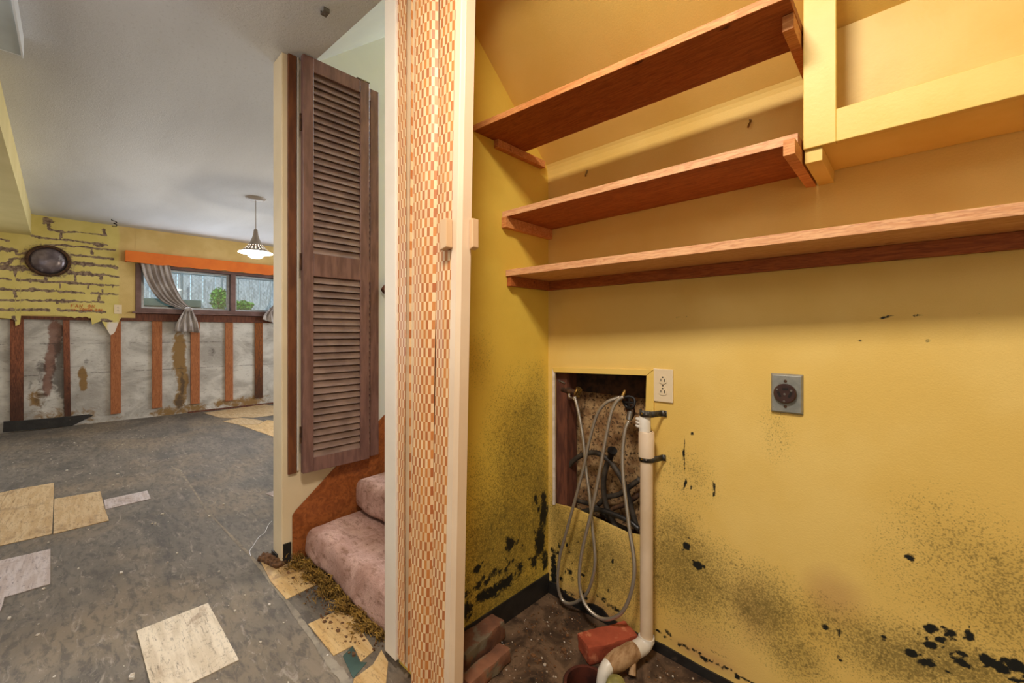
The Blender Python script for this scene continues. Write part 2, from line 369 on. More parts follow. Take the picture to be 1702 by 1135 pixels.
def glass_mat(name, tint=(.9,.96,1,1), mixf=.12):
    t = NT(name); g = t.n.new('ShaderNodeBsdfGlossy'); g.inputs['Roughness'].default_value = .05
    tr = t.n.new('ShaderNodeBsdfTransparent'); tr.inputs[0].default_value = tint
    mx = t.n.new('ShaderNodeMixShader'); mx.inputs[0].default_value = mixf
    t.L(tr.outputs[0], mx.inputs[1]); t.L(g.outputs[0], mx.inputs[2]); t.L(mx.outputs[0], t.n['Material Output'].inputs[0]); return t.m
M['glass'] = glass_mat('window_glass')
M['fence'] = simple('weathered_fence', rgb(172,178,176), rgb(140,146,144), 6, .85, stretch=(4,4,1), c3=rgb(110,116,112), s3=12, lo3=.55, hi3=.7)
M['soil'] = simple('garden_soil', rgb(112,104,84), rgb(84,80,60), 6, .95)
M['greenbox'] = simple('dark_green_box', rgb(70,92,84), rgb(56,76,70), 6, .7)
M['leaf'] = simple('bright_leaf', rgb(120,176,60), rgb(74,132,40), 20, .5)
M['galv'] = simple('galvanised_pipe', rgb(120,132,132), None, rough=.5, metal=.5)
M['diffuser'] = simple('acrylic_diffuser', rgb(196,206,208), rgb(184,194,196), 5, .3, spec=.5)
M['lampwhite'] = simple('white_enamel', rgb(232,236,240), None, rough=.35)
M['shade'] = simple('grey_lamp_shade', rgb(158,146,132), rgb(144,132,120), 8, .4)
def emit(name, col, s):
    t = NT(name); t.b.inputs['Emission Color'].default_value = col; t.b.inputs['Emission Strength'].default_value = s; return t.out(col,.5)
M['bulb'] = emit('lit_globe', (1,.92,.80,1), 14)
def accordion_mat():
    t = NT('checkered_vinyl'); uv = t.n.new('ShaderNodeUVMap'); sp = t.n.new('ShaderNodeSeparateXYZ'); t.L(uv.outputs[0], sp.inputs[0])
    cu = t.math('FLOOR', t.math('DIVIDE', sp.outputs[0], .0088)); cv = t.math('FLOOR', t.math('DIVIDE', sp.outputs[1], .0280))
    ch = t.math('MODULO', t.math('ADD', t.math('ADD', cu, cv), 200), 2)
    cb = t.n.new('ShaderNodeCombineXYZ'); t.L(cu, cb.inputs[0]); t.L(cv, cb.inputs[1])
    wnz = t.n.new('ShaderNodeTexWhiteNoise'); wnz.noise_dimensions = '2D'; t.L(cb.outputs[0], wnz.inputs['Vector'])
    dark = t.mix(wnz.outputs[0], rgb(204,132,66), rgb(176,102,54)); lt = t.mix(wnz.outputs[0], rgb(234,202,156), rgb(218,178,130))
    return t.out(t.mix(ch, dark, lt), .45, 0, .4)
M['accordion'] = accordion_mat()
M['acc_post'] = simple('beige_vinyl_post', rgb(232,206,174), rgb(226,198,166), 4, .4)
M['latch'] = simple('beige_latch_plastic', rgb(214,176,134), None, rough=.4)

# ------------------------------------------------------------------ SETTING
XB, YB, XA = -7.2, 1.41, -1.128          # far wall, closet back wall, closet side wall
CZ = 2.45
DC, DR = (-.745,1.125), .075             # drain in the closet floor
m = MB()
x0,x1,y0,y1 = DC[0]-.1, DC[0]+.1, DC[1]-.1, DC[1]+.1
for (a,b,c,d) in ((-7.5,2,-4.2,y0),(-7.5,2,y1,5),(-7.5,x0,y0,y1),(x1,2,y0,y1)): m.add([(a,c,0),(b,c,0),(b,d,0),(a,d,0)],[(0,1,2,3)])
N = 32; ring = []; sq = []
for k in range(N):
    a = 2*PI*k/N; c,s_ = math.cos(a), math.sin(a); q = .1/max(abs(c),abs(s_))
    ring.append((DC[0]+DR*c, DC[1]+DR*s_, 0)); sq.append((DC[0]+q*c, DC[1]+q*s_, 0))
m.add(ring+sq, [(k,N+k,N+(k+1)%N,(k+1)%N) for k in range(N)])
m.add([(-7.5,-4.2,-.35),(2,-4.2,-.35),(2,5,-.35),(-7.5,5,-.35)],[(3,2,1,0)])
fl = m.build('floor', M['floor'], kind='structure')

m = MB().prism([(-7.5,-4.2),(2,-4.2),(2,.70),(-1.13,.70),(-1.13,.887),(-2.174,.824),(-2.2,.824),(-2.2,5),(-7.5,5)],CZ,CZ+.12)
m.build('ceiling', M['ceil'], kind='structure')
# stairwell
m = MB()
z2 = CZ+(3.3-.83)*.85
m.hexa([(-2.3,.818,CZ+.002),(-1.12,.889,CZ+.002),(-1.12,3.3,z2),(-2.3,3.3,z2)],[(-2.3,.818,CZ+.15),(-1.12,.889,CZ+.15),(-1.12,3.3,z2+.15),(-2.3,3.3,z2+.15)])
m.box(-2.3,-1.12,3.3,4.7,z2,z2+.15)
m.build('ceiling_stairwell', M['bluewhite'], kind='structure')
MB().box(-2.296,-2.174,.69,4.7,0,CZ).build('wall_stair_left', M['cream'], kind='structure', bevel=.004)
m = MB().box(-2.296,-2.171,.70+.03,4.7,CZ+.001,4.7); m.box(-2.1738,-2.170,1.16,4.7,.0,CZ+.0)  # thin sheet tints the cream stair wall with the bluish light
m.build('wall_stair_upper', M['bluewhite'], kind='structure')
MB().box(-2.3,-1.12,4.6,4.7,0,4.7).build('wall_stair_end', M['bluewhite'], kind='structure')
# closet side wall (grid with stains) ------------------------------------------------
def blobs(P, L):
    """P: (N,2) wall coordinates; L: [(cx,cy,rx,ry,s)] -> max of soft blobs"""
    r = np.zeros(len(P))
    for cx,cy,rx,ry,s in L:
        d = np.sqrt(((P[:,0]-cx)/rx)**2+((P[:,1]-cy)/ry)**2)
        r = np.maximum(r, s*np.clip(1.35-d*.85,0,1))
    return r
def px_blobs(L, fn, ia, ib):
    out = []
    for u,v,ru,rv,s in L:
        p = fn(u,v); q = fn(u+1,v); w = fn(u,v+1)
        out.append((p[ia],p[ib],max(.0042,abs(q[ia]-p[ia])*ru),max(.0042,abs(w[ib]-p[ib])*rv),s))
    return out
def grid(name, m, mk, nu, nv, attr, parent=None, kind=None, drop=None, snap=None, extra=None):
    U,V = np.meshgrid(np.linspace(0,1,nu+1), np.linspace(0,1,nv+1), indexing='ij')
    P = mk(U.ravel(), V.ravel())
    if snap: P = snap(P)
    idx = np.arange((nu+1)*(nv+1)).reshape(nu+1,nv+1)
    q = np.stack([idx[:-1,:-1],idx[1:,:-1],idx[1:,1:],idx[:-1,1:]],-1).reshape(-1,4)
    if drop is not None:
        cen = P[q].mean(1); q = q[~drop(cen)]
    vs = P.tolist(); fs = q.tolist()
    if extra: 
        n0 = len(vs); vs += extra.v; fs += [[i+n0 for i in f] for f in extra.f]
    me = bpy.data.meshes.new(name); me.from_pydata(vs,[],fs); me.update()
    A = attr(np.array(vs)); set_attr(me, A)
    o = bpy.data.objects.new(name, me); C.objects.link(o); me.materials.append(m); put(o,parent); tag(o,kind=kind); return o

fA = lambda u,v: at_x(u,v,XA)
sA = px_blobs([(862,780,50,130,.75),(880,700,38,60,.7),(840,900,70,110,.95),(800,820,40,80,.45),(780,960,40,60,.7),(800,600,25,60,.22),(890,640,20,40,.4),(895,850,22,120,.9),(830,1000,80,40,.9)], fA,1,2)
gA = px_blobs([(903,850,7,26,.95),(897,900,10,32,.9),(846,905,10,14,.9),(794,942,7,9,.95),(886,935,8,14,.8),(812,986,30,12,.85),(768,1020,26,18,.9),(838,968,24,16,.8),(863,938,10,12,.7),
      (820,955,14,12,.7),(905,930,6,20,.8),(858,900,8,10,.6),(776,985,14,10,.6),(870,855,6,8,.5),(885,975,20,10,.5)], fA,1,2)
def sat(L, n, sd, lim=99):
    q = random.Random(sd); out = list(L)
    for cx,cy,rx,ry,s_ in L[:lim]:
        for i in range(n):
            a = q.uniform(0,6.3); d = q.uniform(.9,2.4); k_ = q.uniform(.2,.5)
            out.append((cx+rx*d*math.cos(a),cy+ry*d*math.sin(a),rx*k_,max(ry*k_,.004),q.uniform(.6,.92)*min(1,s_+.1)))
    return out
gA = sat(gA,7,5)
def attA(P):
    W = P[:,[1,2]]+ .03*(np.stack([fbm(P[:,1],P[:,2],14,3),fbm(P[:,1],P[:,2],14,9)],1)-.5)
    return np.stack([np.clip(blobs(W,sA)*1.1,0,1), blobs(W,gA), np.zeros(len(P))],1)
ext = MB().box(-1.25,XA-.002,.76,4.7,0,4.7)
grid('wall_closet_left', M['yellow_side'], lambda U,V: np.stack([np.full_like(U,XA), .76+U*.66, V*2.5],1), 66, 250, attA, kind='structure', extra=ext)

# closet back wall with the cut opening
hole = [at_y(921,617,YB), at_y(1076,623,YB), at_y(1066,892,YB), at_y(1040,886,YB), at_y(1010,872,YB), at_y(980,858,YB), at_y(955,846,YB), at_y(921,838,YB)]
HP = [(p[0],p[2]) for p in hole]
def inside(X,Z):
    r = np.zeros(len(X),bool); n = len(HP)
    for i in range(n):
        (x1_,z1_),(x2_,z2_) = HP[i],HP[(i+1)%n]
        c = ((z1_>Z)!=(z2_>Z)) & (X < (x2_-x1_)*(Z-z1_)/((z2_-z1_)+1e-12)+x1_); r ^= c
    return r
def snapB(P):
    cell = .0054
    X,Z = P[:,0].copy(),P[:,2].copy(); best = np.full(len(X),1e9); bx = X.copy(); bz = Z.copy()
    for i in range(len(HP)):
        a = np.array(HP[i]); b = np.array(HP[(i+1)%len(HP)]); d = b-a
        t = np.clip(((X-a[0])*d[0]+(Z-a[1])*d[1])/(d@d),0,1); qx = a[0]+t*d[0]; qz = a[1]+t*d[1]
        dd = np.hypot(X-qx,Z-qz); k = dd<best; best[k]=dd[k]; bx[k]=qx[k]; bz[k]=qz[k]
    k = best < cell*.56; P[k,0]=bx[k]; P[k,2]=bz[k]; return P
fB = lambda u,v: at_y(u,v,YB)
sB = px_blobs([(1150,965,90,70,.95),(1260,1010,80,60,.9),(1120,890,45,60,.6),(1600,960,150,120,.5),(1450,1075,190,50,.75),(1140,800,50,50,.38),(985,930,80,70,.8),(1320,1090,60,40,.8),(930,880,18,90,.8),
      (1290,720,30,60,.25),(1680,1000,90,110,.6),(1580,1100,160,50,.85)], fB,0,2)
gB = px_blobs([(1143,907.5,7,6,.95),(1159,941,9,8,.98),(1507,922,10,7,.95),(1545,1044,18,10,.98),(1561,1065,15,7,.95),(1546,1072,15,8,.95),(1580,1054,14,8,.95),(1612,1059,13,8,.92),(1511,1083,15,8,.95),
      (1541,1105,20,9,.98),(1597,1088,12,5,.95),(1601,1104,17,7,.95),(1637,1095,17,11,1),(1663,1107,24,10,1),(1692,1107,22,12,1),(1371,1041,8,7,.72),(1394,1050,7,11,.75),(1467,1058,7,4,.75),
      (1580,1123,8,4,.8),(1226,941,5,4,.75),(1490,1024,11,6,.55),(1440,970,8,6,.5),(1395,1090,12,10,.55),(1346,1098,4,4,.6),(1137,808,3,15,.85),(1148,812,2.5,9,.75),(1187,816,3.5,22,.8),(1176,812,3,16,.5),
      (1135,757,1.2,34,.8),(1480,651,3,2,1),(1150,722,3,4,.7),(1150,810,2,3,.6),(919,945,7,42,.85),(947,950,7,7,.8),(952,962,5,6,.7),(970,985,5,5,.7),(992,990,5,5,.6),(930,905,5,14,.6),(1003,997,6,5,.7),
      (1540,565,10,1.2,.75),(1420,564,22,1.2,.65),(1530,525,18,1,.6),(1120,528,38,2.5,.45),(1190,572,10,2,.5),(1470,525,14,1,.7),(1630,523,14,1,.5),(1690,1130,16,6,.8),(1240,1130,30,3,.7),
      (1190,1085,30,4,.6),(1110,1050,8,6,.7),(1020,1010,20,6,.7),(945,985,14,6,.6),(1135,1070,14,5,.6),(1260,980,6,5,.4)], fB,0,2)
bB = px_blobs([(1385,990,40,35,.55),(1250,1020,30,50,.35),(1180,1080,70,30,.35),(980,1005,40,18,.9),(1020,1030,22,15,.9),(1170,1090,60,14,.7),(1540,690,30,50,.0)], fB,0,2)
gB = sat(gB,3,8,18)
gB += px_blobs([(1088+i*6.1+random.uniform(-3,3),1047+i*3.35+random.uniform(-4,3),random.uniform(2,6),random.uniform(1.5,4),random.uniform(.6,.95)) for i in range(26)]+[(925+random.uniform(0,95),890+random.uniform(0,110),random.uniform(2,5),random.uniform(2,6),random.uniform(.5,.85)) for i in range(26)],fB,0,2)
def attB(P):
    W = P[:,[0,2]]+ .022*(np.stack([fbm(P[:,0],P[:,2],16,3),fbm(P[:,0],P[:,2],16,9)],1)-.5)
    R = blobs(W,sB)*(.55+.9*fbm(P[:,0],P[:,2],7,31))
    return np.stack([np.clip(R,0,1), blobs(W,gB), blobs(W,bB)],1)
ext = MB()
prof = [(YB,1.70),(YB-.001,1.75),(YB-.003,1.78),(YB-.006,1.80),(YB-.010,1.813),(YB-.0155,1.8235)]
for i in range(len(prof)-1):
    (a,b),(c,d) = prof[i],prof[i+1]; ext.add([(XA,a,b),(1.0,a,b),(1.0,c,d),(XA,c,d)],[(0,1,2,3)])
ext.box(XA-.1,1.1,1.54,1.64,0,2.0)                       # outer skin
n = len(hole)
for i in range(n):                                       # cut edge of the drywall
    a,b = hole[i],hole[(i+1)%n]; ext.add([a,b,(b[0],YB+.014,b[2]),(a[0],YB+.014,a[2])],[(0,1,2,3)])
grid('wall_closet_back', M['yellow'], lambda U,V: np.stack([XA+U*2.128, np.full_like(U,YB), V*1.70],1), 400, 320, attB, kind='structure',
     drop=lambda c: inside(c[:,0],c[:,2]), snap=snapB, extra=ext)
# stud bay inside the cut opening
m = MB().box(-1.13,-.60,1.520,1.535,.25,1.05); m.build('trim_2', M['ply'], kind='structure')
m = MB().box(-1.13,-.62,1.424,1.52,.955,1.05).box(-.668,-.60,1.424,1.52,.25,.96).box(-1.13,-.6,1.505,1.519,.86,.96).box(-1.13,-.6,1.424,1.52,.25,.34)
m.build('trim_3', M['ply_dark'], kind='structure')
MB().box(-1.128,-1.045,1.430,1.50,.34,.955).build('trim_4', M['redwood'], kind='structure')
# painted casing of the opening
a,b,c,d = at_y(919.5,611,YB),at_y(1088,613.5,YB),at_y(1076,624,YB),at_y(922,618.5,YB)
MB().extr([a,d,c,b],(0,-.008,0)).build('trim_5', M['yellow_trim'], kind='structure', bevel=.001)
a,b,c,d = at_y(1088,614.5,YB),at_y(1088,690,YB),at_y(1074,690,YB),at_y(1076,624.5,YB)
MB().extr([a,d,c,b],(0,-.008,0)).build('trim_6', M['yellow_trim'], kind='structure', bevel=.001)
a,b,c,d = at_y(919.5,612,YB),at_y(923,618,YB),at_y(923.5,838,YB),at_y(920,838,YB)
MB().extr([a,d,c,b],(0,-.006,0)).build('trim_7', M['gypsum'], kind='structure')
# sloped closet ceiling, closet right wall, header over the opening
sl = lambda y: 1.819+.88*(1.400-y)
MB().extr([(-1.2,YB,sl(YB)),(-1.2,.80,sl(.80)),(-1.2,.80,sl(.8)+.1),(-1.2,YB+.1,1.95)][::-1],(2.25,0,0)).build('ceiling_closet', M['slope'], kind='structure')
MB().box(1.0,1.1,.70,1.6,0,CZ).build('wall_closet_right', M['yellow_trim'], kind='structure')
MB().box(-1.25,2,.70,.80,2.262,CZ).build('wall_closet_header', M['cream'], kind='structure')
MB().box(1.05,2,.70,.80,0,2.2).build('wall_hall_front', M['cream'], kind='structure')
# white jamb at the wall end
xj0, xj1 = -1.292, -1.222
MB().box(xj0,xj1,.73,.758,.035,CZ).build('trim_8', M['white'], kind='structure', bevel=.003)
MB().box(-1.25,-1.13,.745,.762,.03,CZ).build('trim_9', M['cream'], kind='structure')
# hidden room walls
MB().box(1.9,2.0,-4.2,.8,0,CZ).build('wall_right', M['cream'], kind='structure')
MB().box(-7.5,2,-4.2,-4.1,0,CZ).build('wall_near', M['cream'], kind='structure')
MB().box(-7.5,-2.2,4.5,4.6,0,CZ).build('wall_far_end', M['ochre'], kind='structure')

# far wall: concrete footing, drywall with peeling brick pattern ---------------------
XC = XB-.06
fC = lambda u,v: at_x(u,v,XC)
rC = px_blobs([(92,560,10,28,1),(84,605,8,24,1),(80,635,7,20,1),(88,580,8,20,.9)],fC,1,2)
gC = px_blobs([(100,590,10,35,.85),(97,625,12,30,.7),(70,640,10,50,.4),(107,650,6,30,.7),(302,640,4,30,.7),(298,670,7,16,.6),(145,602,6,8,.4),(170,635,5,8,.4),(50,640,4,10,.3),(352,585,8,8,.4)],fC,1,2)
bC = px_blobs([(138,622,7,9,1),(138,638,6,10,.9),(297,590,10,36,1),(303,630,8,36,1),(298,665,8,14,.9),(230,630,6,10,.3),(62,660,14,20,.5),(100,690,60,14,.4),(400,668,50,9,.6),(300,682,60,8,.6)],fC,1,2)
def attC(P):
    W = P[:,[1,2]]+ .05*(np.stack([fbm(P[:,1],P[:,2],7,3),fbm(P[:,1],P[:,2],7,9)],1)-.5)
    G = blobs(W,gC); Z = P[:,2]+.006*(fbm(P[:,1],P[:,2],6,5)-.5)
    for zl in (.62,.98): G = np.maximum(G, .45*(np.abs(Z-zl)<.005))
    return np.stack([blobs(W,rC),G,np.maximum(blobs(W,bC),.25*(P[:,2]<.06))],1)
ext = MB().box(-7.5,XC-.004,-4.2,4.6,-.01,1.30)
grid('wall_left_footing', M['concrete'], lambda U,V: np.stack([np.full_like(U,XC), -1+U*4, V*1.37],1), 400, 137, attC, kind='structure', extra=ext)
rag = [(0,528.4),(19,530),(24.7,532.4),(25.3,542),(33.4,538.5),(34.9,522.7),(70,523.5),(107,524.7),(113,527),(118,526),(124,528.5),(131,526),(137,527.5),(143,525.5),(148,529),(151,528),(153,539.5),(161,536),(169,533.4),(176,545),(183.5,556.8),(188,555),(191.6,550.7),(195,541),(199.7,530.4),(205,524),(210.8,519),(217,518),(225,518.6)]
ry = [at_x(u,v,XB)[1] for u,v in rag]; rz = [at_x(u,v,XB)[2] for u,v in rag]
WY0, WY1, WZ0, WZ1 = .563, 2.72, 1.385, 2.0
def low(Y):
    r = np.interp(Y, [-4.2]+ry, [rz[0]]+rz); r = np.where(Y>WY0-.001, WZ1, r); return np.where(Y>WY1, 1.3, r)
k = 5.159
def zz(L): return [(x/k, 340+y/k) for x,y in L]
lines = [([(420,210),(480,225),(530,232)],10),([(530,235),(690,240),(880,262),(915,266)],6),([(280,265),(380,290),(480,300)],9),([(480,300),(560,300),(740,325),(920,345)],8),([(410,350),(480,345),(560,350),(720,365),(850,380),(985,394)],8),
 ([(565,425),(690,435),(840,452),(970,465)],8),([(580,495),(640,505),(700,508),(800,517)],18),([(800,520),(960,532),(1040,545)],9),([(550,570),(640,590),(780,597)],20),([(780,597),(930,607),(1050,628)],10),
 ([(0,540),(90,545),(190,548)],22),([(190,550),(300,572)],8),([(60,510),(100,480)],14),([(340,660),(560,662),(700,672)],9),([(560,664),(750,680),(880,690)],11),([(900,690),(1050,697)],6),([(0,635),(80,640)],8),([(150,640),(230,648),(310,655)],11),
 ([(255,735),(400,740),(520,745)],12),([(520,745),(600,750),(720,757)],8),([(785,757),(860,764),(930,768)],10),([(930,768),(1045,772)],5),([(0,725),(150,735),(230,735)],10),([(385,820),(500,825),(640,832)],12),([(640,832),(890,836)],8),
 ([(0,820),(200,822),(380,826)],8),([(95,900),(300,905),(420,907)],12),([(500,905),(640,912),(900,918)],10),([(0,900),(70,905)],9),([(0,295),(80,312)],12),([(0,380),(100,385),(150,400)],14),([(130,465),(270,480)],12),([(150,430),(260,400)],8),
 ([(518,240),(520,290)],8),([(400,120),(412,150)],22),([(412,150),(420,190)],8),([(893,215),(893,260)],10),([(640,595),(648,645)],9),([(390,585),(395,645)],12),([(130,550),(130,605)],12),([(765,690),(757,722)],12),([(850,770),(850,815)],9),
 ([(865,610),(865,640)],8),([(125,745),(135,790)],8),([(790,385),(795,425)],8),([(515,680),(515,712)],6),([(965,697),(965,715)],6),([(120,960),(120,1000)],9),([(840,350),(860,350)],16),([(870,985),(960,1000)],10),([(960,525),(1000,545)],12),([(490,830),(488,850)],9),([(880,730),(880,760)],6)]
def attP(P):
    Y = P[:,1]; Z = P[:,2]; R = np.zeros(len(P))
    t = P[:,0]*0+1; near = (np.abs(Y)<1.2)
    Yd = Y+.02*(fbm(Y,Z,12,5)-.5); Zd = Z+.022*(fbm(Y,Z,14,8)-.5); wn_ = .15+1.9*fbm(Y,Z,15,21)*fbm(Y,Z,40,29)*1.9
    for L,w in lines:
        Q = [at_x(u,v,XB)[1:] for u,v in zz(L)]; ww = w/k*.0073*.85
        for (a,b),(c,d) in zip(Q[:-1],Q[1:]):
            dx,dz = c-a,d-b; tt = np.clip(((Yd-a)*dx+(Zd-b)*dz)/(dx*dx+dz*dz+1e-9),0,1)
            dd = np.hypot(Yd-a-tt*dx, Zd-b-tt*dz); R = np.maximum(R, np.clip(1.5-dd/(ww*wn_),0,1))
    c = at_x(81,434,XB); dd = np.hypot(Yd-c[1],Zd-c[2]); R = np.maximum(R, np.clip(1.9-dd/.2*1.5,0,1)*.9)
    G = np.clip((Y-.40+.02*(fbm(Y,Z,10,2)-.5))/.02,0,1)
    w = at_x(188,545,XB); B = np.clip(1.6-np.hypot((Yd-w[1])/.045,(Zd-w[2])/.075),0,1)*(Z<rz[0]-.03)
    return np.stack([R*(1-G),G,np.clip(B*2,0,1)],1)
def mkP(y0_,y1_):
    def f(U,V):
        Y = y0_+U*(y1_-y0_); lo = low(Y); return np.stack([np.full_like(U,XB), Y, lo+V*(CZ-lo)],1)
    return f
ext = MB()
ext.box(-7.5,XB-.016,-4.2,WY0,1.30,CZ).box(-7.5,XB-.016,WY1,4.6,1.30,CZ).box(-7.5,XB-.016,WY0,WY1,WZ1,CZ)
YY = np.linspace(-.6,WY0-.002,230)
zl = low(YY)
for i in range(len(YY)-1): ext.add([(XB,YY[i],zl[i]),(XB,YY[i+1],zl[i+1]),(XB-.014,YY[i+1],zl[i+1]),(XB-.014,YY[i],zl[i])],[(0,1,2,3)])
ext.add([(XB,-4.2,rz[0]),(XB,-.6,rz[0]),(XB,-.6,CZ),(XB,-4.2,CZ)],[(0,1,2,3)])
ext.add([(XB,WY1,1.3),(XB,4.6,1.3),(XB,4.6,CZ),(XB,WY1,CZ)],[(0,1,2,3)])
ext.add([(XB,WY0,WZ1),(XB,WY1,WZ1),(XB,WY1,CZ),(XB,WY0,CZ)],[(0,1,2,3)])
grid('wall_left', M['panel'], mkP(-.6,WY0-.002), 240, 190, attP, kind='structure', extra=ext)
# soffit box
a,b = (-3.0,-.255),(-7.2,-.315)
MB().prism([(-7.2,b[1]),(-3.1,-.257),(-3.1,-1.2),(-7.2,-1.2)],2.21,CZ).build('ceiling_soffit', M['soffit'], kind='structure')

# rough sill plate under the drywall, studs
MB().box(XC+.001,XB-.019,-4.1,4.4,1.262,1.36).build('trim_10', M['redwood'], kind='structure')
studs = [(16.6,39,701,'stud','dark-bottomed thick'),(107,118,692,'stud','narrow leaning'),(184,201,688.6,'stud2','broad'),(253,269.5,679,'stud2','pale orange'),(317,332,672,'stud2','white-flecked'),(374.5,387.5,667,'stud2','bright orange'),(424,437,662,'stud3','yellow-stained')]
slab = ['wide dark-bottomed wood stud at the far left of the bare concrete wall','narrow reddish stud beside the rust-red stain on the concrete','broad wood stud directly under the wall outlet and torn white drywall','wood stud under the left end of the far window, first right of the torn drywall',
        'white-flecked wood stud hanging just below the knotted curtain tail','bright orange wood stud under the middle mullion of the far window','yellow-stained dark wood stud nearest the cream wall post']
for i,((u0,u1,vb,mt,_),lb) in enumerate(zip(studs,slab)):
    p = at_x(u0,vb,XB-.03); q = at_x(u1,vb,XB-.03); t_ = .012 if i==1 else 0
    MB().hexa([(XC+.001,p[1],max(p[2],.012)),(XC+.001,q[1],max(p[2],.012)),(XB-.03,q[1],max(p[2],.012)),(XB-.03,p[1],max(p[2],.012))],
              [(XC+.001,p[1]-t_,1.261),(XC+.001,q[1]-t_,1.261),(XB-.03,q[1]-t_,1.261),(XB-.03,p[1]-t_,1.261)][0:4]).build('wall_stud', M[mt], bevel=.002, label=lb, cat='wood stud', group='studs on the concrete wall')
p = [at_x(u,v,XB-.045) for u,v in ((5,718),(120,709),(155,690),(148,688),(110,692),(40,698),(6,700))]
MB().extr([(XB-.029,a_[1],max(.004,a_[2])) for a_ in p],(.008,0,0)).build('rubber_baseboard_strip', M['black'], label='loose black rubber baseboard strip lying against the concrete footing at far left', cat='baseboard strip')
p0 = at_x(312,681,XC); p1 = at_x(455,667,XC)
MB().box(XC+.001,XC+.03,p0[1],3.2,.0,.018).build('baseboard_left', M['redwood'], kind='structure')

# far window ------------------------------------------------------------------------
m = MB(); fx0,fx1 = -7.33,XB+.012
m.box(fx0,fx1,WY0,WY0+.055,WZ0,WZ1).box(fx0,fx1,WY1-.05,WY1,WZ0,WZ1).box(fx0,fx1,WY0+.055,WY1-.05,WZ0,WZ0+.045).box(fx0,fx1,WY0+.055,WY1-.05,WZ1-.04,WZ1)
m.box(fx0,fx1,1.60,1.66,WZ0+.045,WZ1-.04)
wf = m.build('window_1', M['winframe'], kind='structure', bevel=.002)
MB().box(-7.26,XB+.035,WY0-.03,WY1+.03,WZ0-.022,WZ0-.001).build('window_sill', M['winframe'], wf, bevel=.002)
for (a,b) in ((WY0+.057,1.598),(1.662,WY1-.052)):
    m = MB(); z0,z1_ = WZ0+.047,WZ1-.042
    m.box(-7.29,-7.265,a,a+.028,z0,z1_).box(-7.29,-7.265,b-.035,b,z0,z1_).box(-7.29,-7.265,a+.028,b-.035,z0,z0+.022).box(-7.29,-7.265,a+.028,b-.035,z1_-.02,z1_)
    s_ = m.build('window_sash', M['alu'], wf)
    MB().box(-7.279,-7.276,a+.028,b-.035,z0+.022,z1_-.02).build('pane', M['glass'], s_)
# exterior
MB().box(-14,-7.51,-4,9,1.0,1.2).build('ground_outside', M['soil'], kind='structure')
f = thing('board_fence',(-10.2,1.5,1.2),'weathered grey vertical board fence behind the far window','fence')
for i in range(34):
    y = -2.0+i*.2
    MB().box(-10.2,-10.17+random.uniform(0,.01),y,y+.19,1.2,3.5+random.uniform(-.03,.03)).build('fence_board', M['fence'], f)
m = MB().box(-10.16,-10.11,-2,4.8,1.6,1.69).box(-10.16,-10.11,-2,4.8,2.7,2.79); m.build('fence_rail', M['fence'], f)
f = thing('chain_link_fence',(-9.4,2,1.2),'thin grey chain-link fence with pipe frame outside the far window','fence')
m = MB()
for y in (.2,1.35,1.95,3.1): m.tube([(-9.4,y,1.2),(-9.4,y,3.0)],.018,8)
m.tube([(-9.4,.2,2.17),(-9.4,3.1,2.17)],.016,8).tube([(-9.4,.2,1.3),(-9.4,3.1,1.3)],.012,8)
m.build('fence_frame', M['galv'], f)
m = MB()
for i in range(-20,44):
    y = .2+i*.075
    for s_ in (1,-1):
        a = (y, 1.25); b = (y+s_*.9, 2.15); 
        pts = [(-9.4+.004*s_,a[0]+(b[0]-a[0])*t,a[1]+(b[1]-a[1])*t) for t in np.linspace(0,1,10)]
        pts = [q for q in pts if .2<=q[1]<=3.1]
        if len(pts)>1: m.tube([pts[0],pts[-1]],.0022,4,False)
m.build('wire_mesh', M['galv'], f)
def leafbush(name, c, r, n, label):
    t = thing(name,(c[0],c[1],1.2),label,'shrub'); rr = random.Random(int(c[1]*100))
    m = MB()
    for i in range(n):
        d = Vector((rr.gauss(0,1),rr.gauss(0,1),rr.gauss(0,1))).normalized()*rr.random()**.4
        p = Vector(c)+Vector((d.x*r[0],d.y*r[1],d.z*r[2])); a = Vector((rr.gauss(0,1),rr.gauss(0,1),rr.gauss(0,1))).normalized(); b = a.orthogonal().normalized(); s_ = rr.uniform(.018,.04)
        m.add([p-a*s_,p+b*s_*.5,p+a*s_,p-b*s_*.5],[(0,1,2,3)])
    m.build('foliage', M['leaf'], t)
    m = MB()
    for i in range(5): m.tube([(c[0],c[1],1.19),(c[0]+rr.uniform(-.5,.5)*r[0],c[1]+rr.uniform(-.5,.5)*r[1],c[2])],.008,5)
    m.build('stem', M['stud3'], t)
c = at_x(365,498,-9.0); leafbush('green_shrub',c,(.16,.14,.22),900,'bright green leafy shrub seen in the left pane of the far window')
c = at_x(402,508,-9.0); leafbush('green_shrub',c,(.12,.2,.10),420,'low green plant at the bottom of the right pane of the far window')
p = at_x(240,497,-8.5); q = at_x(335,509,-8.5)
t = thing('planter_box',(-8.5,(p[1]+q[1])/2,1.2),'dark green ledge-topped box outside the far window behind the curtain','planter')
MB().box(-8.9,-8.5,p[1]-.1,q[1],q[2]-.02,p[2]+.02).build('ledge_top', M['greenbox'], t, bevel=.01)
MB().box(-8.85,-8.55,p[1]-.05,q[1]-.05,1.2,q[2]-.02).build('box_body', M['greenbox'], t)

